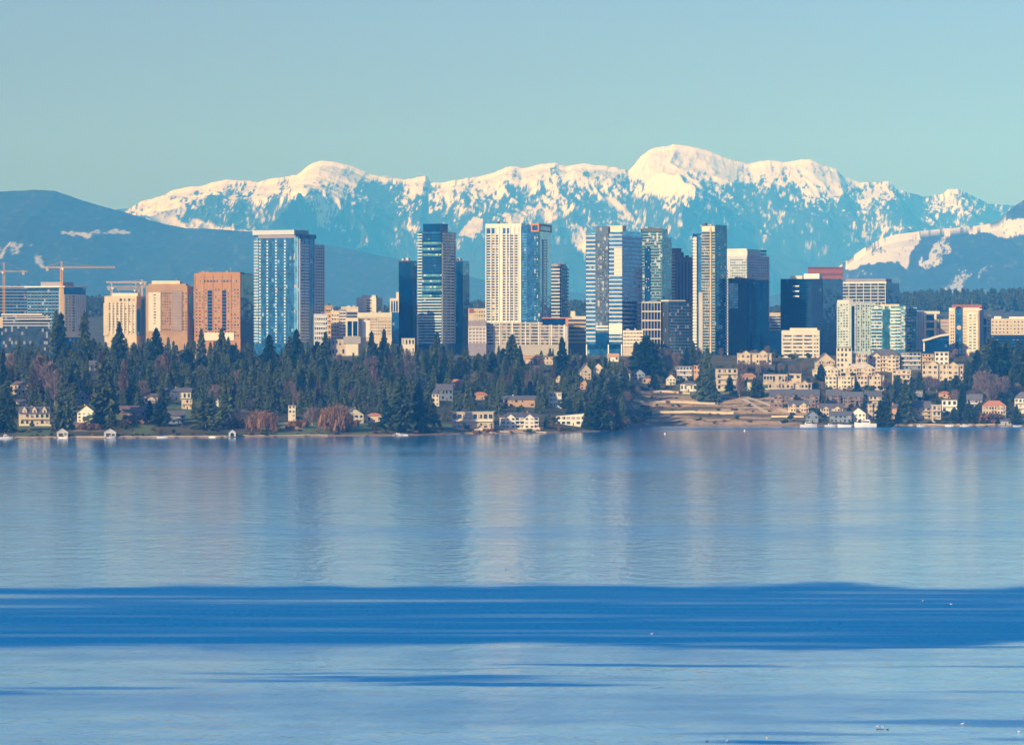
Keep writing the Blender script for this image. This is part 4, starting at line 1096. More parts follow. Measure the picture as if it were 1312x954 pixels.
        if 'b' in flags and i > 0:
            bb = MB(); bz = i * fh
            bb.box(-hw * .96, hw * .96, -1.8, 0, bz - .15, bz + .1); bb.box(-hw * .96, hw * .96, -1.8, -1.7, bz + .1, bz + .95)
            bb.build('balcony', white if 'w' in flags else wall, o)
    if 'p' in flags:
        block('porch', white, o, -hw * .5, hw * .5, -2.6, -.01, fh - .3, fh)
        for px_ in (-hw * .48, hw * .48 - .3):
            block('post', white, o, px_, px_ + .3, -2.5, -2.2, -1, fh - .3)
    if round(x0 - shrink) in WITH_BAYS:                                         # projecting gabled bays
        nb = max(2, int(w / 14))
        for k in range(nb):
            cxm = -hw + (k + .5) * w / nb; bw = w / nb * .27; bh = he * rnd.uniform(.86, 1.0); pk = bh + bw * .75
            bm = MB(); bm.prism([(cxm - bw, -6), (cxm + bw, -6), (cxm + bw, bh), (cxm, pk), (cxm - bw, bh)], -2.0, -.01)
            bo = bm.build('bay', wall, o)
            for s in (-1, 1):
                q = [(cxm + s * (bw + .4), bh - .3), (cxm, pk + .05), (cxm, pk + .35), (cxm + s * (bw + .4), bh)]
                bm = MB(); bm.prism(q if s > 0 else q[::-1], -2.5, .6); bm.build('bay_roof', roof, bo)
            for i in range(st):
                for s in (-.5, .5):
                    block('window', wm, o, cxm + s * bw - bw * .27, cxm + s * bw + bw * .27, -2.06, -2.0, i * fh + fh * .3, i * fh + fh * .75)
    if 't' in flags:                                            # a terrace with its parapet in front
        block('terrace', stone, o, -hw - 1, hw + 1, -5, -.01, -5, .1)
        block('railing', white, o, -hw - 1, hw + 1, -5, -4.85, .1, 1.0)
    return o

HL = [
 # left shore
 ('cream villa with three dormers on the lawn by the left shore', 24, 65, 521, 545, yellow, slate, 'gable', 2, 6, 4, 'dctb'),
 ('cream house with white balconies high among the trees on the far left', 12, 38, 488, 505, cream, brownroof, 'hip', 2, 5, -6, 'bw'),
 ('small white cottage roof behind the villa with dormers', 22, 34, 512, 522, white, slate, 'gable', 1, 2, 8, 'n'),
 ('white gabled house with a bay front among dark firs', 98, 123, 519, 541, white, slate, 'front', 3, 4, -10, 'cp'),
 ('grey gabled house just above the white gabled house', 97, 115, 501, 517, bluegrey, slate, 'front', 2, 3, 8, ''),
 ('white sliver of a house high in the wood left of the cream ribbed tower', 113, 125, 462, 480, white, slate, 'gable', 2, 2, 0, 'n'),
 ('brown long roofed house under the fir trees near the shore', 154, 188, 520, 541, timber, brownroof, 'gable', 2, 5, 10, 'b'),
 ('low cream house partly hidden behind the brown long roofed house', 178, 208, 504, 517, cream, brownroof, 'hip', 1, 5, 0, ''),
 ('long pale house with a flat grey roof in the mid slope', 206, 246, 497, 512, pale, slate, 'gable', 1, 7, -5, 'c'),
 ('stone house with a side balcony below the long pale house', 232, 248, 511, 524, stone, slate, 'flat', 2, 3, -12, 'b'),
 ('grey house with wide windows between the firs near the shore', 213, 238, 526, 543, bluegrey, slate, 'gable', 2, 4, 6, 'b'),
 ('small white house showing one gable beside a pale bare tree', 274, 284, 509, 522, white, slate, 'front', 2, 2, 0, 'n'),
 ('rose roofed house high in the wood under the brick office block', 249, 268, 451, 464, rose, redroof, 'hip', 1, 3, 0, ''),
 ('narrow ivory tower house on the lawn below a bare white tree', 369, 379, 519, 541, pale, slate, 'flat', 4, 2, 0, 'n'),
 ('cream gabled house with two gable fronts beside the willow', 441, 467, 523, 542, pale, slate, 'front', 2, 4, 14, 'c'),
 ('low cream house with a pink roof right of the twin gabled house', 469, 490, 529, 541, cream, redroof, 'hip', 1, 3, 0, ''),
 ('flat roofed modern waterfront house with glass middle', 577, 634, 528, 551, cream, pale, 'flat', 2, 8, -4, 'gbwt'),
 ('white framed cube house high in the wood above the dark roofs', 540, 551, 481, 491, white, slate, 'flat', 2, 2, 0, 'gn'),
 ('amber roofed house in the wood beside the dark grey roofs', 577, 594, 486, 498, amber, redroof, 'gable', 1, 3, -8, 'n'),
 ('dark grey house with stepped roofs in the mid wood', 559, 581, 492, 513, bluegrey, slate, 'gable', 2, 4, 12, ''),
 ('tall narrow cream house left below the dark grey house', 553, 563, 498, 520, pale, slate, 'hip', 3, 2, 0, 'n'),
 ('low terracotta roofed house below tall bare trunks', 606, 625, 502, 512, rose, redroof, 'hip', 1, 4, 0, ''),
 ('large white villa on the shore with three storeys of tall windows', 640, 692, 528, 549, white, slate, 'hip', 3, 8, 5, 'gtcb'),
 ('house with a pinkish wing and white sunroom above the white villa', 643, 687, 507, 521, rose, slate, 'gable', 2, 6, -8, 'c'),
 ('white cubic house with large square windows on the mid slope', 703, 720, 503, 522, white, pale, 'flat', 3, 3, 0, 'gn'),
 ('modern white house with a sloped slate roof right of the white villa', 711, 752, 529, 545, white, slate, 'mono', 2, 6, -6, 'g'),
 ('cream house with a tall chimney high on the slope', 743, 758, 466, 486, yellow, slate, 'front', 3, 3, 10, 'c'),
 ('second cream gabled house on the crest by tall firs', 759, 774, 465, 482, cream, brownroof, 'front', 2, 3, -10, ''),
 ('cream house with stepped gables left of the blue grey house', 789, 808, 473, 488, pale, brownroof, 'front', 2, 4, 8, 'c'),
 ('small cream house peeking from firs under the white podium', 712, 720, 480, 490, cream, slate, 'front', 2, 2, 0, 'n'),
 ('sunlit amber house below the two cream houses', 743, 754, 486, 499, amber, brownroof, 'front', 2, 2, 0, ''),
 ('low cream row house under the white podium', 670, 692, 456, 466, cream, amber, 'gable', 1, 5, 0, ''),
 ('small cream flat block right of the low cream row house', 694, 709, 457, 467, yellow, redroof, 'flat', 2, 3, 0, 'n'),
 ('white house with an orange wall under the striped tower stilts', 778, 793, 453, 463, white, amber, 'gable', 1, 3, 0, ''),
 # the slope above the bay
 ('blue grey gabled house above the pale terraces', 812, 827, 473, 487, bluegrey, slate, 'front', 2, 3, -8, ''),
 ('small orange brick house above the pale terraces', 823, 838, 481, 492, amber, slate, 'hip', 1, 3, 0, ''),
 ('cream house with porch between orange brick house and grey flats', 853, 866, 479, 493, pale, slate, 'front', 2, 3, 0, 'p'),
 ('grey flats with an orange end wall beside the tall firs', 866, 888, 469, 487, grey, slate, 'flat', 3, 5, -10, 'bw'),
 ('orange end block of the grey flats', 888.5, 897, 468, 487, amber, brownroof, 'flat', 3, 2, -10, 'n'),
 ('white cottage with a grey hipped roof on the lawn', 871, 893, 488, 501, white, slate, 'hip', 1, 5, 0, 'p'),
 ('tan three storey flats with dark balconies beside the tall fir', 917, 946, 472, 500, yellow, brownroof, 'flat', 4, 4, 6, 'b'),
 ('brick red roofed house right of the tan flats', 950, 969, 478, 490, rose, redroof, 'hip', 1, 4, 0, ''),
 ('slim pale house behind the dark hedge below the brick red roof', 957, 964, 489, 504, pale, slate, 'flat', 2, 2, 0, 'n'),
 ('flat roofed modern house with a dark window wall', 977, 1010, 479, 493, stone, slate, 'flat', 1, 8, 0, 'g'),
 ('plain cream cube joined to the dark window wall house', 1010.5, 1027, 479, 494, cream, pale, 'flat', 2, 2, 0, 'n'),
 ('long low cream terrace house below the plain cream cube', 982, 1042, 491, 499, stone, cream, 'flat', 1, 10, 0, ''),
 ('long grey brown flats with cream balconies above the beach', 984, 1052, 499, 522, timber, slate, 'gable', 3, 10, 0, 'b', 'apartment block'),
 ('slate roofed flats between the long grey flats and the shore', 1009, 1037, 513, 528, cream, slate, 'gable', 2, 5, 0, 'b', 'apartment block'),
 ('dark gabled boat club house beside the beach', 1033, 1049, 526, 541, bluegrey, slate, 'front', 2, 3, 8, ''),
 ('left block of the second row of grey flats with pale balconies', 1058, 1078, 499, 519, timber, slate, 'gable', 3, 4, 0, 'b', 'apartment block'),
 ('middle block of the second row of grey flats with a cream end', 1079, 1106, 502, 521, timber, slate, 'gable', 3, 5, 0, 'b', 'apartment block'),
 ('right block of the second row of grey flats with cream walls', 1107, 1130, 501, 519, cream, slate, 'gable', 2, 4, 0, 'b', 'apartment block'),
 ('cream terrace with slate roof behind the moored boats', 1050, 1081, 517, 533, cream, slate, 'gable', 2, 5, 0, 'b', 'apartment block'),
 ('slate roofed boat sheds just above the moored boats', 1062, 1092, 527, 541, bluegrey, slate, 'gable', 2, 5, 0, ''),
 ('white gabled house above the white yacht', 1089, 1110, 522, 540, white, slate, 'front', 2, 4, -10, ''),
 ('yellow house with tall windows beside the conifer clump', 1112, 1127, 517, 537, yellow, brownroof, 'flat', 3, 3, 6, ''),
 ('cream house with steep roof and cupola among the conifers', 1141, 1154, 517, 537, amber, slate, 'hip', 2, 2, 0, 'c'),
 ('grey lakeside house with a pale window wall', 1166, 1194, 514, 537, stone, slate, 'gable', 3, 4, 4, 'b'),
 ('small grey house above the grey lakeside house', 1171, 1183, 500, 513, bluegrey, slate, 'flat', 2, 2, 0, ''),
 ('cream three storey house at the waterline right of the grey lakeside house', 1194, 1206, 519, 541, yellow, pale, 'flat', 3, 2, 6, 'b'),
 ('white house with a dark arched balcony behind the waterline house', 1206, 1227, 512, 530, white, slate, 'flat', 2, 3, -5, 'b'),
 ('orange timber house above the white arched balcony house', 1202, 1223, 501, 511, amber, redroof, 'hip', 1, 4, 0, ''),
 ('mauve grey house with long white balconies under bare trees', 1238, 1259, 505, 523, mauve, slate, 'gable', 2, 4, -4, 'bw'),
 ('yellow waterfront mansion with a row of dark windows', 1258, 1290, 513, 537, yellow, redroof, 'hip', 3, 8, 3, 'b'),
 ('cream balconied house cut off by the right frame edge', 1299, 1326, 502, 530, pale, slate, 'hip', 3, 5, -6, 'b'),
 ('small white lodge between dark firs at the upper right', 1279, 1287, 472, 484, white, slate, 'front', 2, 2, 0, 'n'),
 ('low grey boat shelter beside the yellow mansion', 1281, 1296, 536, 545, grey, slate, 'gable', 1, 3, 0, ''),
 # flats on the slope under the aqua condominiums
 ('cream flats with a dark gable and a stair tower', 1045, 1071, 452, 478, cream, slate, 'front', 4, 6, 10, 'b', 'apartment block'),
 ('cream stair tower block between the two gabled flats', 1071, 1092, 445, 478, pale, slate, 'flat', 5, 4, 0, '', 'apartment block'),
 ('cream flats between the stair tower and the slate hipped flats', 1092, 1112, 453, 478, yellow, pale, 'flat', 4, 5, 0, 'b', 'apartment block'),
 ('broad cream flats with a slate hipped roof', 1112, 1154, 447, 476, cream, slate, 'hip', 4, 9, -6, 'b', 'apartment block'),
 ('front cream gabled flats left of the green hedge', 1041, 1079, 467, 483, pale, cream, 'front', 2, 8, 6, '', 'apartment block'),
 ('front cream flats with wavy roof above the hedge', 1082, 1123, 466, 486, yellow, pale, 'hip', 3, 9, 0, 'b', 'apartment block'),
 ('lower cream row of flats with ribbed bays', 1056, 1096, 482, 498, pale, cream, 'flat', 3, 9, 0, '', 'apartment block'),
 ('lower cream row of flats with square dark windows', 1097, 1134, 481, 500, yellow, redroof, 'flat', 3, 7, 0, '', 'apartment block'),
 ('stepped cream house with a terrace among conifers', 1142, 1168, 474, 492, cream, pale, 'flat', 3, 4, -8, 'b', 'apartment block'),
 ('dark glass flats with white balconies below the cream framed building', 1153, 1181, 451, 474, bluegrey, slate, 'flat', 4, 5, 0, 'bw', 'apartment block'),
 ('tan brick flats right of the dark glass flats', 1181, 1197, 453, 478, tan, slate, 'flat', 5, 4, 0, 'b', 'apartment block'),
 ('white gridded block with square dark windows below the arched tower', 1197, 1216, 451, 469, white, pale, 'flat', 3, 3, 0, 'n', 'apartment block'),
 ('low cream flats below the white gridded block', 1180, 1236, 467, 488, yellow, cream, 'flat', 3, 12, 0, '', 'apartment block'),
 ('low cream building behind bare trees under the black glass tower', 943, 990, 453, 467, cream, pale, 'flat', 2, 11, 0, '', 'building'),
 ('long grey roofed building on the crest left of the white podium', 415, 452, 434, 452, stone, slate, 'flat', 2, 8, 0, '', 'building'),
 ('low pale shed row on the crest below the rounded tower', 514, 532, 433, 450, pale, slate, 'flat', 2, 4, 0, '', 'building'),
 ('cream low block with a rounded bay at the white podium right end', 712, 727, 437, 455, pale, cream, 'flat', 3, 4, 0, '', 'building'),
]
for h in HL:
    house(*h[:12], cat=h[12] if len(h) > 12 else 'house', name={'apartment block': 'apartment_block', 'building': 'building'}.get(h[12] if len(h) > 12 else '', 'house'))
# ------------------------------------------------------------------ trees
bark = paint('bark', (0.09, 0.065, 0.05), var=0.25, scale=0.8)
palebark = paint('pale_bark', (0.42, 0.34, 0.28), var=0.2, scale=0.8)

def leafy(name, lo, hi, rand=.35, scale=0.22, rough=0.8):
    m, n, l, b = new_mat(name)
    geo = N(n, 'ShaderNodeNewGeometry')
    no = N(n, 'ShaderNodeTexNoise', i_Scale=scale, i_Detail=4.0, i_Roughness=0.65)
    l.new(geo.outputs['Position'], no.inputs['Vector'])
    oi = N(n, 'ShaderNodeObjectInfo')
    mr = N(n, 'ShaderNodeMapRange'); mr.inputs[3].default_value = -rand; mr.inputs[4].default_value = rand
    l.new(oi.outputs['Random'], mr.inputs[0])
    ad = N(n, 'ShaderNodeMath', operation='ADD'); l.new(no.outputs['Fac'], ad.inputs[0]); l.new(mr.outputs[0], ad.inputs[1])
    cr = N(n, 'ShaderNodeValToRGB')
    cr.color_ramp.elements[0].position = .2; cr.color_ramp.elements[0].color = (*lo, 1)
    cr.color_ramp.elements[1].position = .85; cr.color_ramp.elements[1].color = (*hi, 1)
    l.new(ad.outputs[0], cr.inputs[0]); l.new(cr.outputs[0], b.inputs['Base Color'])
    b.inputs['Roughness'].default_value = rough
    b.inputs['Specular IOR Level'].default_value = 0.2
    return m
needle = leafy('conifer_needles', (0.009, 0.032, 0.022), (0.085, 0.115, 0.042), rand=.45)
brownneedle = leafy('brown_twigs', (0.075, 0.055, 0.055), (0.19, 0.125, 0.095))
greytwig = leafy('grey_twigs', (0.11, 0.09, 0.095), (0.26, 0.19, 0.16))
willow_m = leafy('willow_strands', (0.15, 0.085, 0.045), (0.36, 0.20, 0.09))
shrub_m = leafy('shrub_leaves', (0.022, 0.050, 0.025), (0.085, 0.11, 0.045))
rust_m = leafy('rust_shrub_leaves', (0.13, 0.07, 0.045), (0.30, 0.16, 0.08))

def quads(cent, e1, e2):
    """Quads from centres and two half edges (n,3)."""
    v = np.stack([cent - e1 - e2, cent + e1 - e2, cent + e1 + e2, cent - e1 + e2], 1).reshape(-1, 3)
    f = np.arange(len(v)).reshape(-1, 4)
    return v, f

def rand_dirs(rg, n):
    a = rg.normal(size=(n, 3)); return a / np.linalg.norm(a, axis=1, keepdims=True)

def conifer_geo(seed, H=26.0, R=4.4, n=620, bare=0.08, droop=.45, taper=.9, gap=.35, size=(.55, 1.15)):
    rg = np.random.default_rng(seed)
    lev = int(H / 1.05)
    zl = bare * H + (H - bare * H) * (np.arange(lev) / lev) ** 1.02
    V = []
    k = max(5, n // lev)
    for i, z in enumerate(zl):
        t = (z - bare * H) / (H - bare * H)
        r0 = R * (1 - t) ** taper * (0.62 + .38 * min(1, t * 7 + .3)) * rg.uniform(1 - gap, 1.1)
        az = rg.uniform(0, 2 * math.pi, k); fr = np.sqrt(rg.uniform(.08, 1, k))
        r = r0 * fr * rg.uniform(.7, 1.18, k)
        c = np.stack([r * np.cos(az), r * np.sin(az), z - droop * r + rg.uniform(-.5, .5, k)], 1)
        s = rg.uniform(size[0], size[1], k) * (0.55 + .6 * (1 - t))
        out = np.stack([np.cos(az), np.sin(az), -droop - .2 * rg.random(k)], 1)
        e1 = out * s[:, None] * 1.15
        e2 = np.cross(out, rand_dirs(rg, k)); e2 = e2 / (np.linalg.norm(e2, axis=1, keepdims=True) + 1e-6) * s[:, None] * .62
        V.append((c, e1, e2))
    tip = np.array([[0, 0, H - .6]]); V.append((tip, np.array([[0, 0, .9]]), np.array([[.25, 0, 0]]))); V.append((tip, np.array([[0, 0, .9]]), np.array([[0, .25, 0]])))
    return quads(*[np.concatenate([q[j] for q in V]) for j in range(3)])

def blob_geo(seed, H, R, n, base=.2, size=(.4, .9), lobes=7, flat=.8):
    rg = np.random.default_rng(seed)
    lc = np.stack([rg.uniform(-.55, .55, lobes) * R, rg.uniform(-.55, .55, lobes) * R, H * (base + (1 - base) * rg.uniform(.3, .78, lobes))], 1)
    lr = rg.uniform(.38, .62, lobes) * R
    w = rg.integers(0, lobes, n)
    d = rand_dirs(rg, n) * (rg.random(n) ** .38)[:, None]
    c = lc[w] + d * lr[w][:, None] * np.array([1, 1, flat])
    c[:, 2] = np.clip(c[:, 2], H * base * .4, H)
    s = rg.uniform(*size, n)[:, None]
    e1 = rand_dirs(rg, n) * s; e2 = np.cross(e1, rand_dirs(rg, n)) * .8
    return quads(c, e1, e2)

def twig_geo(seed, H, R, n=420, shape='round', w=(.05, .13), base=.22):
    rg = np.random.default_rng(seed)
    t = rg.uniform(base, 1, n)
    if shape == 'cone':
        rr = R * (1.05 - t) / (1.05 - base)
    else:
        u = (t - base) / (1 - base); rr = R * np.sqrt(np.clip(1 - (1.9 * u - .95) ** 2, .04, 1))
    az = rg.uniform(0, 2 * math.pi, n); f = np.sqrt(rg.random(n)); r = rr * f * rg.uniform(.8, 1.1, n)
    c = np.stack([r * np.cos(az), r * np.sin(az), t * H], 1)
    d = np.stack([np.cos(az) * .7, np.sin(az) * .7, rg.uniform(.5, 1.5, n)], 1) + rand_dirs(rg, n) * .45
    d /= np.linalg.norm(d, axis=1, keepdims=True)
    L = rg.uniform(.9, 2.2, n)[:, None]
    e2 = np.cross(d, rand_dirs(rg, n)); e2 /= np.linalg.norm(e2, axis=1, keepdims=True) + 1e-6
    return quads(c, d * L, e2 * rg.uniform(*w, n)[:, None])

def willow_geo(seed, H, R, n=700):
    rg = np.random.default_rng(seed)
    m = n // 2
    v1, f1 = twig_geo(seed, H, R, m, 'round', (.07, .16), .12)
    lobes = 9
    la = rg.uniform(0, 2 * math.pi, lobes); lr = R * np.sqrt(rg.random(lobes)) * .8; lh = H * rg.uniform(.5, .98, lobes) * (1 - .3 * (lr / R) ** 2)
    w = rg.integers(0, lobes, m)
    az = rg.uniform(0, 2 * math.pi, m); r = R * .34 * np.sqrt(rg.random(m))
    L = H * rg.uniform(.12, .5, m)
    top = lh[w] * rg.uniform(.7, 1.0, m)
    c = np.stack([lr[w] * np.cos(la[w]) + r * np.cos(az), lr[w] * np.sin(la[w]) + r * np.sin(az), np.maximum(top - L / 2, L / 2 + .2)], 1)
    e1 = np.stack([np.cos(az) * .15 * L, np.sin(az) * .15 * L, -L / 2], 1) + rg.normal(size=(m, 3)) * .25
    e2 = np.stack([-np.sin(az), np.cos(az), 0 * az], 1) * rg.uniform(.08, .22, m)[:, None]
    v2, f2 = quads(c, e1, e2)
    return np.concatenate([v1, v2]), np.concatenate([f1, f2 + len(v1)])

def trunk_mesh(H, r, mat, limbs=0, seed=1, R=3.0, lean=.02):
    rg = random.Random(seed); b = MB()
    p = Vector((0, 0, -2)); n = 5
    pts = [p] + [Vector((rg.uniform(-lean, lean) * H, rg.uniform(-lean, lean) * H, H * (i + 1) / n)) for i in range(n)]
    for i in range(n):
        b.tube(pts[i], pts[i + 1], r * (1 - .8 * i / n), r * (1 - .8 * (i + 1) / n), 6)
    for k in range(limbs):
        t = rg.uniform(.3, .9); i = min(n - 1, int(t * n)); base_ = pts[i].lerp(pts[i + 1], t * n - i)
        az = rg.uniform(0, 6.28); L = R * rg.uniform(.6, 1.0)
        mid = base_ + Vector((math.cos(az) * L * .5, math.sin(az) * L * .5, L * .45)); end = mid + Vector((math.cos(az + .4) * L * .45, math.sin(az + .4) * L * .45, L * .55))
        b.tube(base_, mid, r * .38, r * .25, 5); b.tube(mid, end, r * .25, r * .07, 4)
    return b.mesh('trunk', mat)

KINDS = {}
def kind(key, name, variants):
    KINDS[key] = (name, variants)
def mk(geo, mat): return mesh_np('crown', geo[0], geo[1], mat)
kind('fir', 'conifer_tree', [(26.0, mk(conifer_geo(s, 26, R, 900, bare, dr, tp, .5, (.6, 1.4)), needle), trunk_mesh(25, .42, bark, seed=s)) for s, R, bare, dr, tp in
     ((1, 5.2, .04, .45, .75), (2, 4.6, .08, .55, .65), (3, 6.0, .04, .35, .6), (4, 4.8, .16, .4, .55), (5, 5.6, .03, .5, .85), (6, 4.2, .06, .6, .7), (7, 6.4, .12, .3, .5), (8, 5.2, .22, .35, .45))])
kind('brown', 'brown_tree', [(22.0, mk(twig_geo(s, 22, R, 620, 'cone', (.10, .24), .1), brownneedle), trunk_mesh(21, .35, bark, 8, s, 3)) for s, R in ((11, 4.6), (12, 3.8), (13, 5.2))])
kind('bare', 'bare_tree', [(16.0, mk(twig_geo(s, 16, R, 520, 'round', (.07, .17)), greytwig), trunk_mesh(14, .32, palebark, 12, s, 5)) for s, R in ((21, 5.2), (22, 6.0), (23, 4.4), (24, 5.6))])
kind('willow', 'willow_tree', [(12.0, mk(willow_geo(s, 12, R, 700), willow_m), trunk_mesh(9, .5, bark, 8, s, 4)) for s, R in ((31, 7.0), (32, 6.2))])
kind('shrub', 'shrub', [(5.0, mk(blob_geo(s, 5, R, 260, .05), shrub_m), trunk_mesh(2.2, .16, bark, 3, s, 1.2)) for s, R in ((41, 3.4), (42, 4.4), (43, 2.8), (44, 3.8))])
kind('rust', 'rust_shrub', [(4.0, mk(blob_geo(s, 4, R, 220, .05), rust_m), trunk_mesh(1.8, .14, bark, 3, s, 1.2)) for s, R in ((51, 3.4), (52, 4.6), (53, 2.6))])
kind('round', 'round_tree', [(11.0, mk(blob_geo(s, 11, R, 420, .16, (.5, 1.0)), shrub_m), trunk_mesh(8, .3, bark, 6, s, 3)) for s, R in ((61, 4.6), (62, 5.4), (63, 3.9))])

SKY = [(-60, 408), (0, 411), (30, 408), (60, 405), (72, 400), (88, 406), (107, 399), (113, 404), (128, 410), (152, 412), (165, 418), (183, 425), (200, 420), (215, 424), (230, 420), (245, 428), (258, 422), (270, 428), (285, 420), (300, 428), (318, 431),
       (345, 428), (365, 432), (380, 421), (395, 430), (418, 425), (430, 432), (450, 438), (465, 434), (475, 424), (492, 421), (505, 434), (520, 438), (540, 440), (552, 434), (560, 425), (570, 438), (590, 440), (610, 446), (630, 442), (645, 434), (655, 428), (664, 440),
       (690, 438), (703, 442), (720, 432), (735, 442), (760, 448), (790, 453), (803, 444), (815, 433), (830, 429), (842, 440), (852, 446), (880, 441), (888, 437), (898, 450), (907, 445), (915, 458), (930, 463), (1000, 468), (1035, 470), (1045, 480), (1130, 482), (1200, 484),
       (1236, 462), (1246, 452), (1258, 442), (1272, 432), (1290, 436), (1300, 442), (1312, 436), (1400, 430)]
def sky_y(px): return float(np.interp(px, [p for p, _ in SKY], [q for _, q in SKY]))

PLANTS = []        # dicts, labelled once everything stands
rng = random.Random(20)
def blocks_house(px, yt, yb, hwpx, d, tol):
    for x0, x1, hy0, hy1, hd, _ in HOUSES:
        if hd > d + 2:
            if px + hwpx > x0 + tol and px - hwpx < x1 - tol and yt < (hy1 - 3 if tol < 4 else hy0 + .55 * (hy1 - hy0)) and yb > hy0:
                return True
        elif abs(hd - d) < 16 and x0 - hwpx * .5 < px < x1 + hwpx * .5 and d < hd + 15:
            return True
    return False

def plant_at(key, px, d, H, wide=1.0, var=None):
    name, vs = KINDS[key]
    i = rng.randrange(len(vs)) if var is None else var
    H0, crown, trunk = vs[i]
    x = px_to_x(px, d); z = land1(x, d)
    s = H / H0
    yb = HY - (z - CAMZ) / d * F
    PLANTS.append(dict(key=key, px=px, d=d, H=H, x=x, z=z, s=s, wide=wide, var=i, yb=yb, yt=yb - H * F / d, rz=rng.uniform(0, 6.28)))
    return PLANTS[-1]

def plant(key, px, ybase, ytop, wide=1.0, var=None):
    """A tree set by where its foot and its top stand against the hillside."""
    d = ground_hit(px, ybase)
    z = land1(px_to_x(px, d), d)
    H = CAMZ + (HY - ytop) * d / F - z
    return plant_at(key, px, d, max(H, 1.5), wide, var)

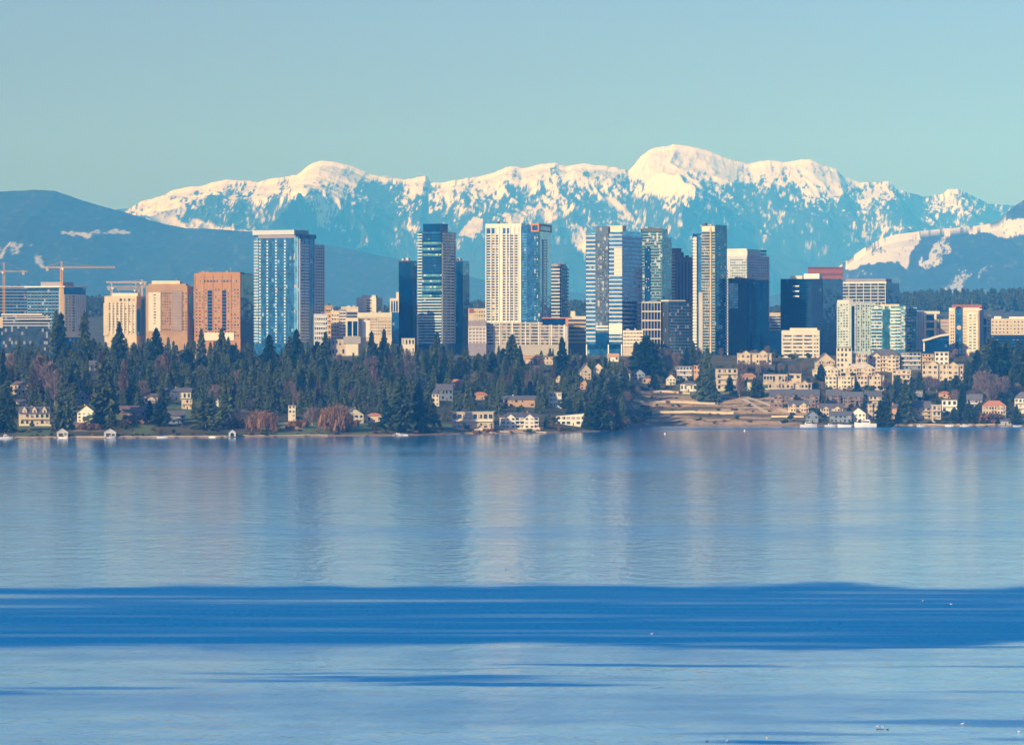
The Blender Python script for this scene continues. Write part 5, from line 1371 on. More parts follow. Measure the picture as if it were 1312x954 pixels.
# trees the photograph lets one tell apart
for a in (('fir', 134, 546, 456, 1.15, 2), ('fir', 80, 550, 482, 1.1, 0), ('fir', 262, 551, 500, 1.5, 2), ('fir', 8, 553, 497, 1.4, 4), ('fir', 290, 545, 478, 1.2, 0), ('fir', 515, 553, 478, 1.3, 2), ('fir', 536, 552, 487, 1.4, 4),
          ('fir', 498, 551, 512, 1.5, 6), ('fir', 549, 549, 503, 1.3, 6), ('fir', 768, 551, 498, 1.5, 6), ('fir', 784, 549, 508, 1.6, 2), ('fir', 752, 549, 518, 1.3, 4), ('fir', 206, 546, 508, 1.5, 6), ('fir', 192, 541, 512, 1.4, 2),
          ('fir', 78, 470, 400, 1.0, 0), ('fir', 72, 452, 397, .8, 3), ('fir', 108, 462, 398, 1.0, 1), ('fir', 153, 470, 412, 1.1, 4), ('fir', 200, 478, 420, 1.2, 2), ('fir', 258, 470, 421, 1.0, 4), ('fir', 284, 474, 420, 1.1, 0), ('fir', 380, 480, 421, 1.1, 1),
          ('fir', 417, 482, 425, 1.1, 4), ('fir', 476, 478, 424, 1.0, 0), ('fir', 492, 476, 421, .9, 5), ('fir', 560, 484, 425, 1.0, 1), ('fir', 656, 480, 428, 1.2, 3), ('fir', 720, 486, 432, 1.1, 2), ('fir', 345, 484, 428, 1.3, 2),
          ('fir', 828, 484, 429, 1.7, 6), ('fir', 815, 480, 437, 1.3, 2), ('fir', 842, 484, 440, 1.2, 4), ('fir', 888, 476, 437, 1.0, 1), ('fir', 906, 514, 445, 1.0, 4), ('fir', 912, 516, 470, 1.2, 0), ('fir', 899, 512, 462, 1.0, 2), ('fir', 880, 474, 444, 1.1, 3),
          ('fir', 838, 500, 478, 1.6, 6), ('fir', 968, 510, 484, 1.7, 6), ('fir', 975, 508, 490, 1.6, 2), ('fir', 935, 505, 482, 1.6, 7), ('fir', 1052, 488, 466, 1.5, 6), ('fir', 1136, 545, 500, 1.3, 0), ('fir', 1128, 546, 512, 1.4, 2), ('fir', 1160, 540, 486, 1.4, 4),
          ('fir', 1150, 505, 480, 1.6, 6), ('fir', 1178, 512, 476, 1.3, 3), ('fir', 1168, 520, 482, 1.2, 0), ('fir', 1212, 508, 484, 1.6, 2), ('fir', 1225, 510, 480, 1.6, 6), ('fir', 1240, 500, 462, 1.4, 4), ('fir', 1252, 492, 448, 1.5, 2), ('fir', 1268, 484, 432, 1.6, 6),
          ('fir', 1276, 488, 436, 1.4, 7), ('fir', 1290, 486, 438, 1.6, 3), ('fir', 1305, 490, 436, 1.5, 4), ('fir', 1262, 500, 462, 1.5, 6), ('fir', 1298, 502, 470, 1.6, 2), ('fir', 1310, 504, 476, 1.5, 6), ('fir', 1232, 530, 498, 1.5, 0), ('fir', 1222, 540, 522, 1.7, 6), ('fir', 1240, 541, 516, 1.6, 7),
          ('fir', 1250, 541, 520, 1.6, 2), ('fir', 1292, 520, 500, 1.5, 4), ('fir', 800, 500, 470, 1.4, 6), ('fir', 772, 515, 472, 1.3, 2), ('fir', 785, 520, 482, 1.5, 6), ('fir', 762, 512, 480, 1.3, 0), ('fir', 1020, 524, 505, 1.5, 6), ('fir', 1055, 526, 506, 1.4, 2),
          ('fir', 1098, 505, 488, 1.6, 6), ('fir', 1092, 486, 476, 1.6, 6), ('fir', 1008, 480, 466, 1.4, 2), ('fir', 995, 478, 464, 1.4, 0), ('fir', 958, 480, 465, 1.3, 4), ('fir', 1302, 545, 520, 1.5, 6),
          ('brown', 132, 518, 453, 1.1, 0), ('brown', 160, 519, 464, 1.2, 2), ('brown', 212, 500, 452, 1.0, 1), ('brown', 480, 500, 458, .9, 1), ('brown', 500, 490, 455, .9, 0), ('brown', 655, 500, 470, 1.2, 2), ('brown', 778, 552, 508, 1.4, 2), ('brown', 790, 552, 516, 1.3, 0), ('brown', 565, 488, 452, .9, 1),
          ('brown', 52, 512, 458, 1.5, 0), ('brown', 43, 516, 474, 1.4, 2), ('bare', 62, 514, 466, 1.0, 2), ('bare', 70, 520, 478, .9, 1), ('bare', 48, 500, 462, .9, 0), ('bare', 376, 520, 494, .7, 2), ('bare', 184, 512, 488, 1.2, 3), ('bare', 276, 520, 494, 1.0, 0), ('bare', 305, 548, 526, 1.3, 1), ('bare', 400, 545, 522, 1.3, 3), ('bare', 322, 530, 512, 1.2, 1),
          ('bare', 1268, 512, 480, 1.3, 1), ('bare', 1258, 506, 476, 1.2, 0), ('bare', 1283, 512, 484, 1.2, 3), ('bare', 1272, 520, 492, 1.2, 2), ('bare', 1290, 510, 490, 1.1, 0), ('bare', 950, 482, 463, 1.2, 1), ('bare', 965, 480, 464, 1.2, 3), ('bare', 978, 478, 462, 1.2, 0), ('bare', 1000, 480, 466, 1.1, 2), ('bare', 1016, 482, 468, 1.1, 1),
          ('bare', 1030, 480, 466, 1.1, 3), ('bare', 856, 480, 455, 1.0, 0), ('bare', 866, 474, 452, 1.0, 2), ('bare', 1190, 500, 482, 1.1, 1), ('bare', 1200, 502, 486, 1.1, 3), ('bare', 948, 510, 484, .8, 2), ('bare', 612, 500, 480, .9, 3), ('bare', 625, 500, 478, .9, 1), ('bare', 690, 478, 455, 1.0, 0),
          ('willow', 332, 552, 527, 1.25, 0), ('willow', 344, 553, 530, 1.2, 1), ('willow', 432, 553, 521, 1.2, 0), ('willow', 420, 550, 524, 1.1, 1), ('willow', 445, 552, 530, .9, 1), ('willow', 110, 551, 541, 2.0, 0), ('willow', 122, 551, 543, 1.8, 1), ('willow', 800, 545, 536, 1.6, 1), ('willow', 792, 549, 538, 1.4, 0),
          ('rust', 160, 548, 538, 1.3, 0), ('rust', 300, 548, 538, 1.2, 1), ('rust', 385, 548, 538, 1.3, 0), ('rust', 456, 546, 538, 1.1, 2), ('rust', 812, 543, 536, 1.6, 1), ('rust', 1268, 541, 530, 1.6, 1), ('rust', 1280, 538, 530, 1.3, 0), ('rust', 1185, 496, 484, 1.4, 2), ('rust', 1192, 494, 484, 1.2, 0)):
    plant(*a)

# the wood that covers the slope, tree by tree
n_fir = sum(1 for p in PLANTS if p['key'] == 'fir')
tries = 0
while n_fir < 270 and tries < 30000:
    tries += 1
    px = rng.uniform(-18, 800); yb = rng.uniform(466, 551) if rng.random() < .8 else rng.uniform(462, 500)
    d = ground_hit(px, yb); m = d / F
    H = rng.uniform(15, 33)
    if yb > 535: H = rng.uniform(10, 20)
    lim = sky_y(px) + rng.uniform(0, 9)
    yt = yb - H / m
    if yt < lim:
        H = (yb - lim) * m
        if H < 12: continue
        yt = lim
    if yb > 538 and rng.random() < .55: continue
    hw = H * .13 / m
    if blocks_house(px, yt, yb, hw, d, 2.0): continue
    if any(abs(p['px'] - px) < 3.2 and abs(p['d'] - d) < 12 for p in PLANTS): continue
    plant_at('fir', px, d, H, rng.uniform(1.0, 1.55)); n_fir += 1

def scatter(key, count, x0, x1, y0, y1, h0, h1, wide=(.9, 1.3), tol=1.0, over=0.0):
    k = 0; t = 0
    while k < count and t < 4000:
        t += 1
        px = rng.uniform(x0, x1); yb = rng.uniform(y0, y1)
        d = ground_hit(px, yb); m = d / F; H = rng.uniform(h0, h1)
        yt = yb - H / m
        if yt < sky_y(px) + 2 - over: continue
        if 835 < px < 1000 and 500 < yb < 548 and H > 3: continue
        if blocks_house(px, yt, yb, H * .22 / m, d, tol): continue
        plant_at(key, px, d, H, rng.uniform(*wide)); k += 1
scatter('bare', 50, 0, 800, 466, 525, 11, 20)
scatter('brown', 30, 0, 800, 466, 530, 13, 22, (.8, 1.2))
scatter('bare', 50, 800, 1312, 464, 538, 7, 13, tol=2)
scatter('round', 60, 0, 800, 500, 551, 5, 11, tol=5)
scatter('round', 190, 800, 1312, 462, 541, 4, 9, tol=5)
scatter('shrub', 80, 0, 800, 515, 556, 2.2, 4.8, tol=5)
scatter('shrub', 110, 805, 1312, 475, 545, 2.0, 4.8, tol=5)
scatter('shrub', 40, 812, 1000, 500, 541, .8, 2.0, (1.2, 2.4), tol=5)
scatter('rust', 40, 0, 800, 536, 556, 1.8, 4.0)
scatter('rust', 22, 805, 1312, 500, 545, 1.6, 3.2)

scatter('round', 34, 835, 1312, 455, 464, 5, 9, over=25)
scatter('bare', 30, 800, 1312, 455, 466, 7, 11, over=25)
scatter('fir', 30, 1030, 1330, 468, 545, 9, 17, (1.2, 1.7), tol=4.5)
for k in range(120):                                            # waterside bushes
    px = rng.uniform(0, 795) if rng.random() < .6 else rng.uniform(1030, 1312)
    ds_ = np.arange(3560, 4300, 2.0); zz = land((px - CX) / F * ds_, ds_)
    d = float(ds_[np.nonzero(zz > 0.4)[0][0]]) + rng.uniform(2, 9)
    plant_at(rng.choice(('shrub', 'rust', 'shrub')), px, d, rng.uniform(1.0, 2.8), rng.uniform(1.0, 1.9))
scatter('round', 45, 0, 800, 466, 532, 9, 16, (1.0, 1.4), tol=2)
# the rest of the wood: what stands between and behind those trees
def merged(name, items, geos, mat, kind_='stuff', label=None):
    V = []; Fc = []; off = 0
    for x, y, z, s, w, rz, g in items:
        v, f = geos[g]
        c, sn = math.cos(rz), math.sin(rz)
        q = np.stack([(v[:, 0] * c - v[:, 1] * sn) * s * w + x, (v[:, 0] * sn + v[:, 1] * c) * s * w + y, v[:, 2] * s + z], 1)
        V.append(q); Fc.append(f + off); off += len(v)
    me = mesh_np(name, np.concatenate(V), np.concatenate(Fc), mat)
    o = link(bpy.data.objects.new(name, me)); o['kind'] = kind_
    if label: o['label'] = label
    return o
low = [conifer_geo(200 + i, 26, R, 300, .05, .45, .85, .35, (.9, 1.7)) for i, R in enumerate((4.6, 4.0, 5.2, 3.6))]
items = []; t = 0
while len(items) < 850 and t < 40000:
    t += 1
    px = rng.uniform(-60, 806); yb = rng.uniform(458, 535)
    d = ground_hit(px, yb) + rng.uniform(0, 40) * (yb < 470); m = d / F; H = rng.uniform(13, 27)
    x = px_to_x(px, d); z = land1(x, d); yb2 = HY - (z - CAMZ) / d * F
    lim = sky_y(px) + rng.uniform(4, 14)
    if yb2 - H / m < lim:
        H = (yb2 - lim) * m
        if H < 9: continue
    if blocks_house(px, yb2 - H / m, yb2, H * .12 / m, d, 3.0): continue
    items.append((x, d, z - .5, H / 26, rng.uniform(.9, 1.4), rng.uniform(0, 6.28), rng.randrange(4)))
merged('woodland', items, low, needle, label='dense dark conifer wood filling the slope between the single trees')
far_geo = []
for i in range(4):
    rg_ = np.random.default_rng(300 + i)
    far_geo.append(conifer_geo(300 + i, 30, (5.0, 6.5, 4.2, 5.6)[i], 90, .02, .4, .9, .3, (1.8, 3.2)))
items = []
for k in range(4200):
    d = rng.uniform(7900, 9300)
    px = rng.uniform(-120, 1440); x = px_to_x(px, d)
    items.append((x, d, land1(x, d) - 2, rng.uniform(.55, 1.05), rng.uniform(1.0, 1.6), rng.uniform(0, 6.28), rng.randrange(4)))
merged('far_forest', items, far_geo, needle, label='wooded ridge behind the city, a dark blue band of far trees')
near_geo = [conifer_geo(320 + i, 22, 5.5, 140, .02, .4, .7, .3, (1.2, 2.2)) for i in range(4)]
items = []
for k in range(420):
    d = rng.uniform(5000, 5600); px = rng.uniform(-60, 1400); x = px_to_x(px, d)
    items.append((x, d, land1(x, d) - 1, rng.uniform(.4, .75), rng.uniform(1.0, 1.5), rng.uniform(0, 6.28), rng.randrange(4)))
merged('suburb_trees', items, near_geo, needle, label='low tree cover behind the towers')

# every plant becomes a thing with a trunk and a crown; its label says where it stands
def landmark(p):
    best = None
    for x0, x1, y0, y1, hd, lab in HOUSES:
        dx = max(x0 - p['px'], 0, p['px'] - x1); dy = max(y0 - p['yb'], 0, p['yb'] - y1)
        q = math.hypot(dx, dy * 1.3) + .05 * abs(.5 * (x0 + x1) - p['px'])
        if best is None or q < best[0]:
            rel = 'in front of' if hd > p['d'] + 6 and dx < 4 else 'behind' if hd < p['d'] - 6 and dx < 4 else 'beside'
            best = (q, rel, lab)
    return best
NOUN = {'fir': 'dark conifer', 'brown': 'brown cone shaped tree', 'bare': 'bare grey tree', 'willow': 'orange willow', 'shrub': 'green shrub', 'rust': 'rust brown shrub', 'round': 'round leafy tree'}
CATS = {'fir': 'conifer', 'brown': 'tree', 'bare': 'tree', 'willow': 'willow', 'shrub': 'shrub', 'rust': 'shrub', 'round': 'tree'}
GRP = {'fir': 'conifers on the wooded slope', 'brown': 'brown winter trees on the slope', 'bare': 'bare trees on the slope', 'willow': 'orange willows by the shore', 'shrub': 'green shrubs on the slope', 'rust': 'rust brown shrubs near the shore', 'round': 'round leafy trees among the houses'}
def size_word(p):
    lo, hi = {'fir': (17, 25), 'brown': (14, 19), 'bare': (11, 15), 'willow': (6, 12), 'shrub': (2.6, 3.6), 'rust': (2.2, 3.2), 'round': (6.5, 9)}[p['key']]
    return 'short' if p['H'] < lo else 'tall' if p['H'] > hi else 'middling'
SHORT = {'white gabled house with a bay': 'bay fronted white house', 'long pale house with a flat': 'long pale house', 'stone house with a side': 'stone house', 'cream gabled house with two': 'twin gabled cream house', 'low cream house with a pink': 'pink roofed cream house',
         'flat roofed modern waterfront': 'flat modern waterfront house', 'modern white house with a sloped': 'modern sloped white house', 'grey flats with an orange': 'grey flats with orange end', 'orange end block': 'orange end block', 'white cottage with a grey': 'white hip roofed cottage',
         'long grey brown flats': 'long grey brown flats', 'left block of the second': 'left grey flats block', 'middle block of the second': 'middle grey flats block', 'right block of the second': 'cream walled grey flats block', 'grey lakeside house': 'grey lakeside house', 'white house with a dark arched': 'white arched balcony house',
         'cream flats with a dark gable': 'dark gabled cream flats', 'cream flats between the stair': 'cream flats beside stair tower', 'broad cream flats': 'slate hipped cream flats', 'lower cream row of flats with ribbed': 'ribbed lower cream flats', 'lower cream row of flats with square': 'square windowed lower cream flats',
         'stepped cream house': 'stepped cream terrace house', 'cream low block with a rounded': 'rounded bay cream block', 'house with a pinkish wing': 'pink winged house', 'flat roofed modern house with a dark': 'dark window wall house', 'white gabled house above the white yacht': 'white gabled yacht side house',
         'white sliver of a house': 'white house sliver', 'low pale shed': 'low pale shed row', 'low cream house partly': 'low half hidden cream house', 'small white house showing': 'small one gabled white house', 'grey gabled house just': 'upper grey gabled house'}
def short(lab, n):
    for k, v in SHORT.items():
        if lab.startswith(k):
            return v
    w = lab.split()
    for stop in ('among', 'beside', 'between', 'behind', 'under', 'below', 'above', 'on', 'by', 'near', 'right', 'left', 'just', 'in', 'high', 'showing', 'at', 'joined', 'peeking', 'cut', 'partly', 'right'):
        if stop in w[3:]:
            w = w[:w.index(stop, 3)]
    w = w[:n]
    while w[-1] in ('with', 'a', 'an', 'the', 'of', 'and', 'its', 'two', 'three', 'one', 'row', 'white', 'dark', 'tall', 'square', 'large', 'long'):
        w = w[:-1]
    return ' '.join(w)
for p in PLANTS:
    q, rel, lab = landmark(p)
    if rel == 'beside' and q > 24:
        rel = 'uphill of' if p['d'] > 4150 else 'some way from'
    shape = 'wide' if p['wide'] > 1.3 else 'slim' if p['wide'] < .98 else ''
    p['base'] = f"{size_word(p)} {shape} {NOUN[p['key']]} {rel} the {short(lab, 6)}".replace('  ', ' ')
fam = {}
for p in PLANTS:
    fam.setdefault(p['base'], []).append(p)
ORD = ['first', 'second', 'third', 'fourth', 'fifth', 'sixth', 'seventh', 'eighth', 'ninth', 'tenth', 'eleventh', 'twelfth']
for base_, ps in fam.items():
    ps.sort(key=lambda p: p['px'])
    for i, p in enumerate(ps):
        p['label'] = base_ if len(ps) == 1 else (f"{base_}, {ORD[i]} from left" if len(ps) > 2 else f"{base_}, {'left' if i == 0 else 'right'} one of two")
        if len(p['label'].split()) > 16:
            p['label'] = ' '.join(p['label'].split()[:16])
for p in PLANTS:
    name, vs = KINDS[p['key']]
    H0, crown, trunk = vs[p['var']]
    o = thing(name, p['label'], CATS[p['key']], (p['x'], p['d'], p['z']), p['rz'], GRP[p['key']])
    o.scale = (p['s'] * p['wide'], p['s'] * p['wide'], p['s'])
    link(bpy.data.objects.new('trunk', trunk), o)
    link(bpy.data.objects.new('crown', crown), o)
# ------------------------------------------------------------------ shore: walls, docks, boats, birds
plank = paint('dock_planks', (0.30, 0.24, 0.19), var=0.25, scale=0.6)
hullp = paint('boat_white', (0.82, 0.80, 0.76), var=0.05, rough=0.3)
canvas = paint('boat_canvas', (0.05, 0.10, 0.22), var=0.1)
feather = paint('white_feathers', (0.80, 0.78, 0.74), var=0.08, scale=6)
feather_d = paint('dark_feathers', (0.03, 0.03, 0.035), var=0.2, scale=6)
beak = paint('yellow_beak', (0.6, 0.36, 0.05), var=0.05)

def shore_d(px):
    ds = np.arange(3560, 4300, 1.0)
    z = land((px - CX) / F * ds, ds)
    return float(ds[np.nonzero(z > 0.25)[0][0]])

def wall_along(name, label, cat, pts, h, mat, thick=.6, group=None):
    """A wall that follows the ground through picture points (px, py)."""
    P = []
    for (a, ya), (b_, yb_) in zip(pts[:-1], pts[1:]):
        n_ = max(2, int(abs(b_ - a) / 4))
        for k in range(n_):
            t_ = k / n_
            px = a + (b_ - a) * t_; d = ground_hit(px, ya + (yb_ - ya) * t_); P.append((px_to_x(px, d), d))
    px, py = pts[-1]; d = ground_hit(px, py); P.append((px_to_x(px, d), d))
    ys = [p[1] for p in P]
    ys = [sum(ys[max(0, i - 3):i + 4]) / len(ys[max(0, i - 3):i + 4]) for i in range(len(ys))]
    P = [(x, y) for (x, _), y in zip(P, ys)]
    ox, oy = P[0]; oz = land1(ox, oy)
    mb = MB(); n_ = len(P)
    for x, y in P:
        z = land1(x, y) - oz
        mb.v += [(x - ox, y - oy, z - 1.5), (x - ox, y - oy, z + h), (x - ox, y - oy + thick, z + h), (x - ox, y - oy + thick, z - 1.5)]
    for i in range(n_ - 1):
        a = i * 4; c = a + 4
        mb.f += [(a, c, c + 1, a + 1), (a + 1, c + 1, c + 2, a + 2), (a + 2, c + 2, c + 3, a + 3)]
    mb.f += [(0, 1, 2, 3), (n_ * 4 - 4, n_ * 4 - 1, n_ * 4 - 2, n_ * 4 - 3)]
    o = mb.build(name, mat, None, (ox, oy, oz)); tag(o, label, cat, group); return o
for lab, pts, h, m in (('upper pale retaining wall across the terraced slope', [(812, 503), (850, 502), (884, 506)], 1.8, stone),
                       ('middle sandy retaining wall of the terraced slope', [(812, 517), (860, 516), (920, 519)], 2.2, stone),
                       ('lower sandy retaining wall above the beach', [(822, 530), (880, 529), (940, 531)], 2.2, cream),
                       ('low pale wall behind the beach crowd rails', [(988, 534), (1030, 535)], 1.6, cream),
                       ('pale garden wall in front of the long cream terrace house', [(980, 499), (1040, 500)], 1.5, cream),
                       ('pale garden wall under the lower cream flats', [(1056, 499), (1132, 501)], 1.2, stone)):
    wall_along('retaining_wall', lab, 'wall', pts, h, m)
wall_along('boardwalk_bulkhead', 'dark timber bulkhead along the middle of the bay beach', 'bulkhead', [(942, 536), (988, 538)], 2.2, timber)
for lab, x0, x1, m in (('beige sea wall in front of the villa with dormers', 20, 72, stone), ('beige sea wall between the two white boathouses', 90, 134, stone), ('long beige sea wall right of the white boathouse', 150, 290, stone), ('pale sea wall below the willows', 305, 420, stone), ('stone sea wall under the flat roofed modern house', 566, 636, stone),
                      ('white stone sea wall under the large white villa', 640, 700, pale), ('stone sea wall below the grey lakeside house', 1164, 1230, stone), ('beige sea wall below the yellow mansion', 1240, 1312, stone)):
    ys = lambda px: HY + CAMZ * F / (shore_d(px) + 3) - .6
    wall_along('sea_wall', lab, 'wall', [(x, ys(x)) for x in np.linspace(x0, x1, max(3, int((x1 - x0) / 12)))], .9, m)

def path(pts, w=2.6):
    P = []
    for (a, ya), (b_, yb_) in zip(pts[:-1], pts[1:]):
        for k in range(14):
            t_ = k / 13; px = a + (b_ - a) * t_; d = ground_hit(px, ya + (yb_ - ya) * t_); P.append((px_to_x(px, d), d))
    v = []; f = []
    for x, y in P:
        v += [(x - w, y - w * .4, land1(x - w, y - w * .4) + .22), (x + w, y + w * .4, land1(x + w, y + w * .4) + .22)]
    for i in range(len(P) - 1):
        f.append((2 * i, 2 * i + 1, 2 * i + 3, 2 * i + 2))
    structure('footpath', mesh_np('footpath', v, f, cream))
path([(952, 511), (966, 520), (984, 529)]); path([(956, 509), (980, 517), (1012, 529)])

def dock(label, px, length, width=2.2, side=0.0):
    d = shore_d(px) + 4; x = px_to_x(px, d)
    o = thing('dock', label, 'dock', (x, d, 0), math.radians(side), 'wooden docks on the shore')
    b_ = MB(); b_.box(-width / 2, width / 2, -length, 2, .75, 1.0); b_.build('deck', plank, o)
    b_ = MB(); b_.box(-width * 1.6, width * 1.6, -length - 2.4, -length - .01, .75, 1.0); b_.build('end_platform', plank, o)
    for k in range(int(length / 5) + 1):
        for s in (-1, 1):
            b_ = MB(); b_.tube((s * width * .42, -k * 5 - .5, -4), (s * width * .42, -k * 5 - .5, 1.9), .16, n=6); b_.build('piling', timber, o)
for a in (('wooden dock beside the left frame edge boat', 22, 16), ('wooden dock left of the white boathouse', 66, 14), ('wooden dock right of the first boathouse', 94, 12), ('wooden dock below the brown long roofed house', 176, 14), ('wooden dock near the arched boat shed', 284, 13), ('wooden dock left of the arched boat shed', 250, 10),
          ('wooden dock below the twin gabled cream house', 470, 12), ('wooden dock with two moored boats below the conifers', 506, 16), ('wooden dock below the modern waterfront house', 568, 18), ('wooden dock below the grey lakeside house', 1170, 22), ('wooden dock left of the grey lakeside house', 1148, 20), ('wooden dock below the white arched balcony house', 1216, 18),
          ('wooden dock below the yellow mansion', 1262, 18), ('wooden dock near the right frame edge', 1296, 16), ('wooden dock beside the white yacht', 1108, 24), ('wooden dock of the beach boat club', 1042, 20), ('wooden dock between the villa dock and the beige sea wall', 50, 12), ('wooden dock under the short firs right of the second boathouse', 158, 15), ('long wooden dock below the long pale house', 226, 17), ('wooden dock below the willow pair', 352, 12), ('wooden dock below the lawn tower house', 392, 14), ('wooden dock left of the large white villa', 632, 14), ('wooden dock below the modern sloped white house', 724, 13), ('wooden dock left of the yellow mansion', 1246, 20), ('wooden dock in front of the boat sheds', 1072, 24), ('wooden dock left of the large yacht', 1092, 24)):
    dock(*a)

def boat(label, px, py, L, rot=0.0, cabin=True, cover=False, fly=False):
    d = min(CAMZ * F / (py - HY), shore_d(px) - 4 - L * .1)
    o = thing('motor_boat', label, 'boat', (px_to_x(px, d), d, 0), math.radians(rot), 'boats moored along the shore')
    W = L * .30; Hh = L * .14
    secs = [(-.5, .90, .95), (-.2, 1.0, .95), (.15, .92, 1.05), (.36, .55, 1.2), (.5, .04, 1.4)]
    b_ = MB()
    for t_, w_, h_ in secs:
        x = t_ * L
        b_.v += [(x, -W / 2 * w_, Hh * h_), (x, -W / 2 * w_ * .72, -.15), (x, W / 2 * w_ * .72, -.15), (x, W / 2 * w_, Hh * h_)]
    for i in range(len(secs) - 1):
        a = i * 4
        for k in range(3): b_.f.append((a + k, a + 4 + k, a + 5 + k, a + 1 + k))
        b_.f.append((a + 3, a + 7, a + 4, a))
    b_.f.append((0, 1, 2, 3)); b_.build('hull', hullp, o)
    if cabin:
        b_ = MB(); b_.prism([(-.22 * L, Hh), (.22 * L, Hh), (.10 * L, Hh + L * .13), (-.20 * L, Hh + L * .13)], -W * .36, W * .36); c_ = b_.build('cabin', hullp, o)
        b_ = MB(); b_.prism([(-.17 * L, Hh + L * .045), (.155 * L, Hh + L * .045), (.11 * L, Hh + L * .105), (-.17 * L, Hh + L * .105)], -W * .37, W * .37); b_.build('window', g_navy, c_)
    if fly:
        b_ = MB(); b_.box(-.18 * L, .04 * L, -W * .3, W * .3, Hh + L * .13, Hh + L * .17); b_.build('fly_bridge', hullp, o)
        b_ = MB(); b_.tube((-.08 * L, 0, Hh + L * .17), (-.12 * L, 0, Hh + L * .34), .1, n=4); b_.build('mast', hullp, o)
    if cover:
        b_ = MB(); b_.prism([(-.45 * L, Hh), (.1 * L, Hh), (0, Hh + L * .1), (-.4 * L, Hh + L * .09)], -W * .4, W * .4); b_.build('canvas_cover', canvas, o)
boat('white cruiser moored at the left frame edge', 8, 557.5, 11, 12, True, False, True); boat('small white boat in front of the first white boathouse', 81, 561, 8, -15, False, True)
boat('white runabout below the second white boathouse', 143, 561, 8, 20, True); boat('low white boat along the beige sea wall', 208, 559, 9, 4, False, True); boat('small boat moored near the arched boat shed', 272, 559, 6, -25, True)
boat('white runabout beside the dock under the conifers', 510, 556, 9, 6, True); boat('small pale boat beside the dock under the conifers', 519, 556.6, 6, 160, False, True)
boat('large white yacht with a fly bridge in the bay', 1109, 546, 21, 175, True, False, True); boat('long low white boat near the beach boat club', 1036, 546.5, 16, 4, True); boat('dark covered white boat left of the large yacht', 1082, 546.4, 13, 170, False, True)
boat('white cruiser between the beach boat and the covered boat', 1064, 546.2, 11, 8, True); boat('small white boat on the dock below the grey lakeside house', 1180, 546.4, 8, 12, True); boat('white runabout below the white arched balcony house', 1216, 546, 8, -6, True); boat('pale boat moored below the yellow mansion', 1236, 546, 9, 5, True)
boat('covered white boat at the right frame edge dock', 1304, 546.4, 9, 12, False, True)

def boathouse(label, x0, x1, yt, yb, kind_='gable'):
    pc = .5 * (x0 + x1); d = shore_d(pc) - 2; m = d / F; w = (x1 - x0) * m; H = (yb - yt) * m
    o = thing('boathouse', label, 'boathouse', (px_to_x(pc, d), d, 0), -view_axis(pc))
    hw = w / 2; he = H * .62
    b_ = MB(); b_.box(-hw, hw, 0, 8, .4, .7); b_.build('deck', plank, o)
    for s in (-1, 1):
        for y in (.3, 7.4):
            b_ = MB(); b_.tube((s * hw * .9, y, -4), (s * hw * .9, y, .4), .18, n=6); b_.build('piling', timber, o)
    b_ = MB(); b_.prism([(-hw, .7), (hw, .7), (hw, he), (0, H - .2), (-hw, he)], .6, 7.6); b_.build('wall', cool, o)
    for s in (-1, 1):
        q = [(s * (hw + .5), he - .4), (0, H), (0, H + .25), (s * (hw + .5), he - .15)]
        b_ = MB(); b_.prism(q if s > 0 else q[::-1], .2, 8); b_.build('roof', hullp if kind_ == 'gable' else slate, o)
    if kind_ == 'arch':
        b_ = MB(); b_.prism([(-hw * .5, .7), (hw * .5, .7)] + [(hw * .5 * math.cos(t_), he * .55 + hw * .5 * math.sin(t_)) for t_ in np.linspace(0, math.pi, 9)], .5, .62); b_.build('arched_door', g_navy, o)
    else:
        block('door', doorp, o, -hw * .7, hw * .1, .5, .6, .7, he * .85); block('window', g_win, o, hw * .3, hw * .8, .5, .6, he * .4, he * .85)
boathouse('first white boathouse with a pale roof near the left edge', 73, 87, 548, 560); boathouse('second white boathouse below the fir near the left shore', 133.5, 148.5, 547.5, 559)
boathouse('little white boat shed with a blue arched door', 293, 302, 548.5, 558.5, 'arch')

def buoy(label, px, py):
    d = CAMZ * F / (py - HY); b_ = MB()
    b_.tube((0, 0, -.5), (0, 0, .9), .75, .6, 8); b_.tube((0, 0, .9), (0, 0, 1.9), .2, .1, 6)
    o = b_.build('mooring_buoy', hullp, None, (px_to_x(px, d), d, 0)); tag(o, label, 'buoy', 'white mooring buoys in the bay')
buoy('white buoy just off the wooded point', 821, 551); buoy('white buoy farthest out before the terraced beach', 852, 556); buoy('white buoy off the middle of the beach', 954, 552)

def gull(label, px, py, L=.62, mat=feather, rot=0.0):
    d = CAMZ * F / (py - HY)
    b_ = MB()
    prof = [(-.5, .02, .10), (-.3, .12, .10), (0, .20, .09), (.25, .17, .10), (.38, .08, .16)]
    for x, r, zc in prof:
        b_.v += [(x * L, r * L * math.cos(a), (zc + r * .85 * math.sin(a)) * L) for a in np.linspace(0, 2 * math.pi, 9)[:-1]]
    for i in range(len(prof) - 1):
        for k in range(8): b_.f.append((i * 8 + k, i * 8 + (k + 1) % 8, i * 8 + 8 + (k + 1) % 8, i * 8 + 8 + k))
    b_.tube((.32 * L, 0, .16 * L), (.42 * L, 0, .40 * L), .07 * L, .055 * L, 7)
    b_.tube((.37 * L, 0, .40 * L), (.50 * L, 0, .42 * L), .085 * L, .06 * L, 7)
    o = b_.build('gull' if mat is feather else 'coot', mat, None, (px_to_x(px, d), d, 0), math.radians(rot))
    tag(o, label, 'bird', 'water birds afloat on the lake')
    b_ = MB(); b_.tube((.49 * L, 0, .41 * L), (.60 * L, 0, .39 * L), .03 * L, .01 * L, 5); b_.build('beak', beak, o)
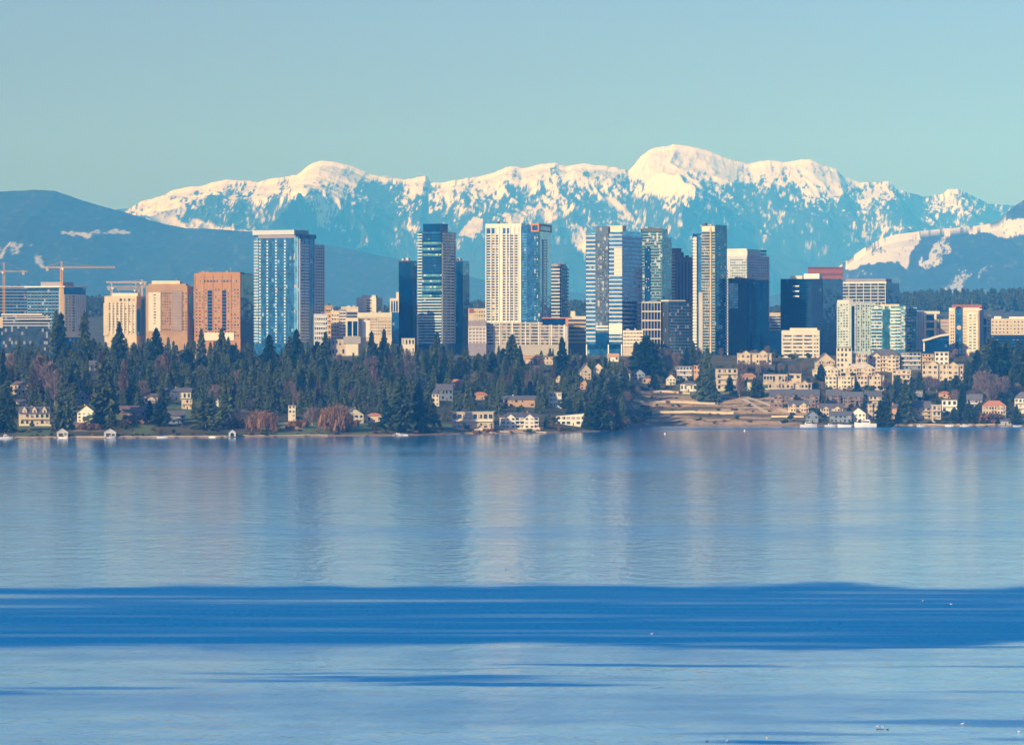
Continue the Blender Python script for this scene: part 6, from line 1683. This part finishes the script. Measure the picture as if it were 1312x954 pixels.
for a in (('white gull nearest the bottom edge, right of the dark coot', 931, 949, .75, feather, 40), ('dark coot at the bottom edge left of the gull', 906, 949.5, .7, feather_d, 150), ('white gull floating left of the small dark streak', 983, 945, .7, feather, 200), ('left gull of the pair swimming on the driftwood streak', 1124, 930, .65, feather, 20),
          ('right gull of the pair swimming on the driftwood streak', 1131, 931, .6, feather, 170), ('dark coot just behind the pair of gulls', 1137, 934, .65, feather_d, 10), ('pale gull on the blue streak toward the right edge', 1233, 927, .8, feather, 10), ('white gull close to the right frame edge', 1306, 937, .8, feather, 190), ('lone gull on the lower rim of the wide blue band', 835, 812, .9, feather, 30),
          ('left gull of the two on the wide blue band', 1182, 770, 1.0, feather, 60), ('right gull of the two on the wide blue band', 1219, 774, 1.0, feather, 200), ('lone gull on the pale water at the left, above the blue band', 235, 732, 1.0, feather, 80), ('dark coot on the pale water above the blue band', 648, 729, 1.0, feather_d, 80)):
    gull(*a)
def log(label, px, py, L, rot):
    d = CAMZ * F / (py - HY); b_ = MB(); b_.tube((-L / 2, 0, .05), (L / 2, 0, .0), .10, .06, 8); b_.tube((L * .2, 0, .1), (L * .26, .1, .5), .06, .03, 5)
    tag(b_.build('drift_log', bark, None, (px_to_x(px, d), d, 0), math.radians(rot)), label, 'driftwood')
log('dark drift log under the pair of gulls', 1128, 933.5, 1.7, 8)
# ------------------------------------------------------------------ the air between
m_haze = bpy.data.materials.new('haze_air')
m_haze.use_nodes = True
hn = m_haze.node_tree.nodes
hn.remove(hn['Principled BSDF'])
pv = hn.new('ShaderNodeVolumePrincipled')
pv.inputs['Color'].default_value = (0.045, 0.325, 1.0, 1)
pv.inputs['Absorption Color'].default_value = (1, 1, 1, 1)
pv.inputs['Density'].default_value = 6.2e-5
pv.inputs['Anisotropy'].default_value = -0.4
m_haze.node_tree.links.new(pv.outputs[0], hn['Material Output'].inputs['Volume'])
hb = MB(); hb.box(-24500, 24500, -3500, 53500, -6.5, 2600)
hz = hb.build('haze', m_haze)
hz['kind'] = 'stuff'
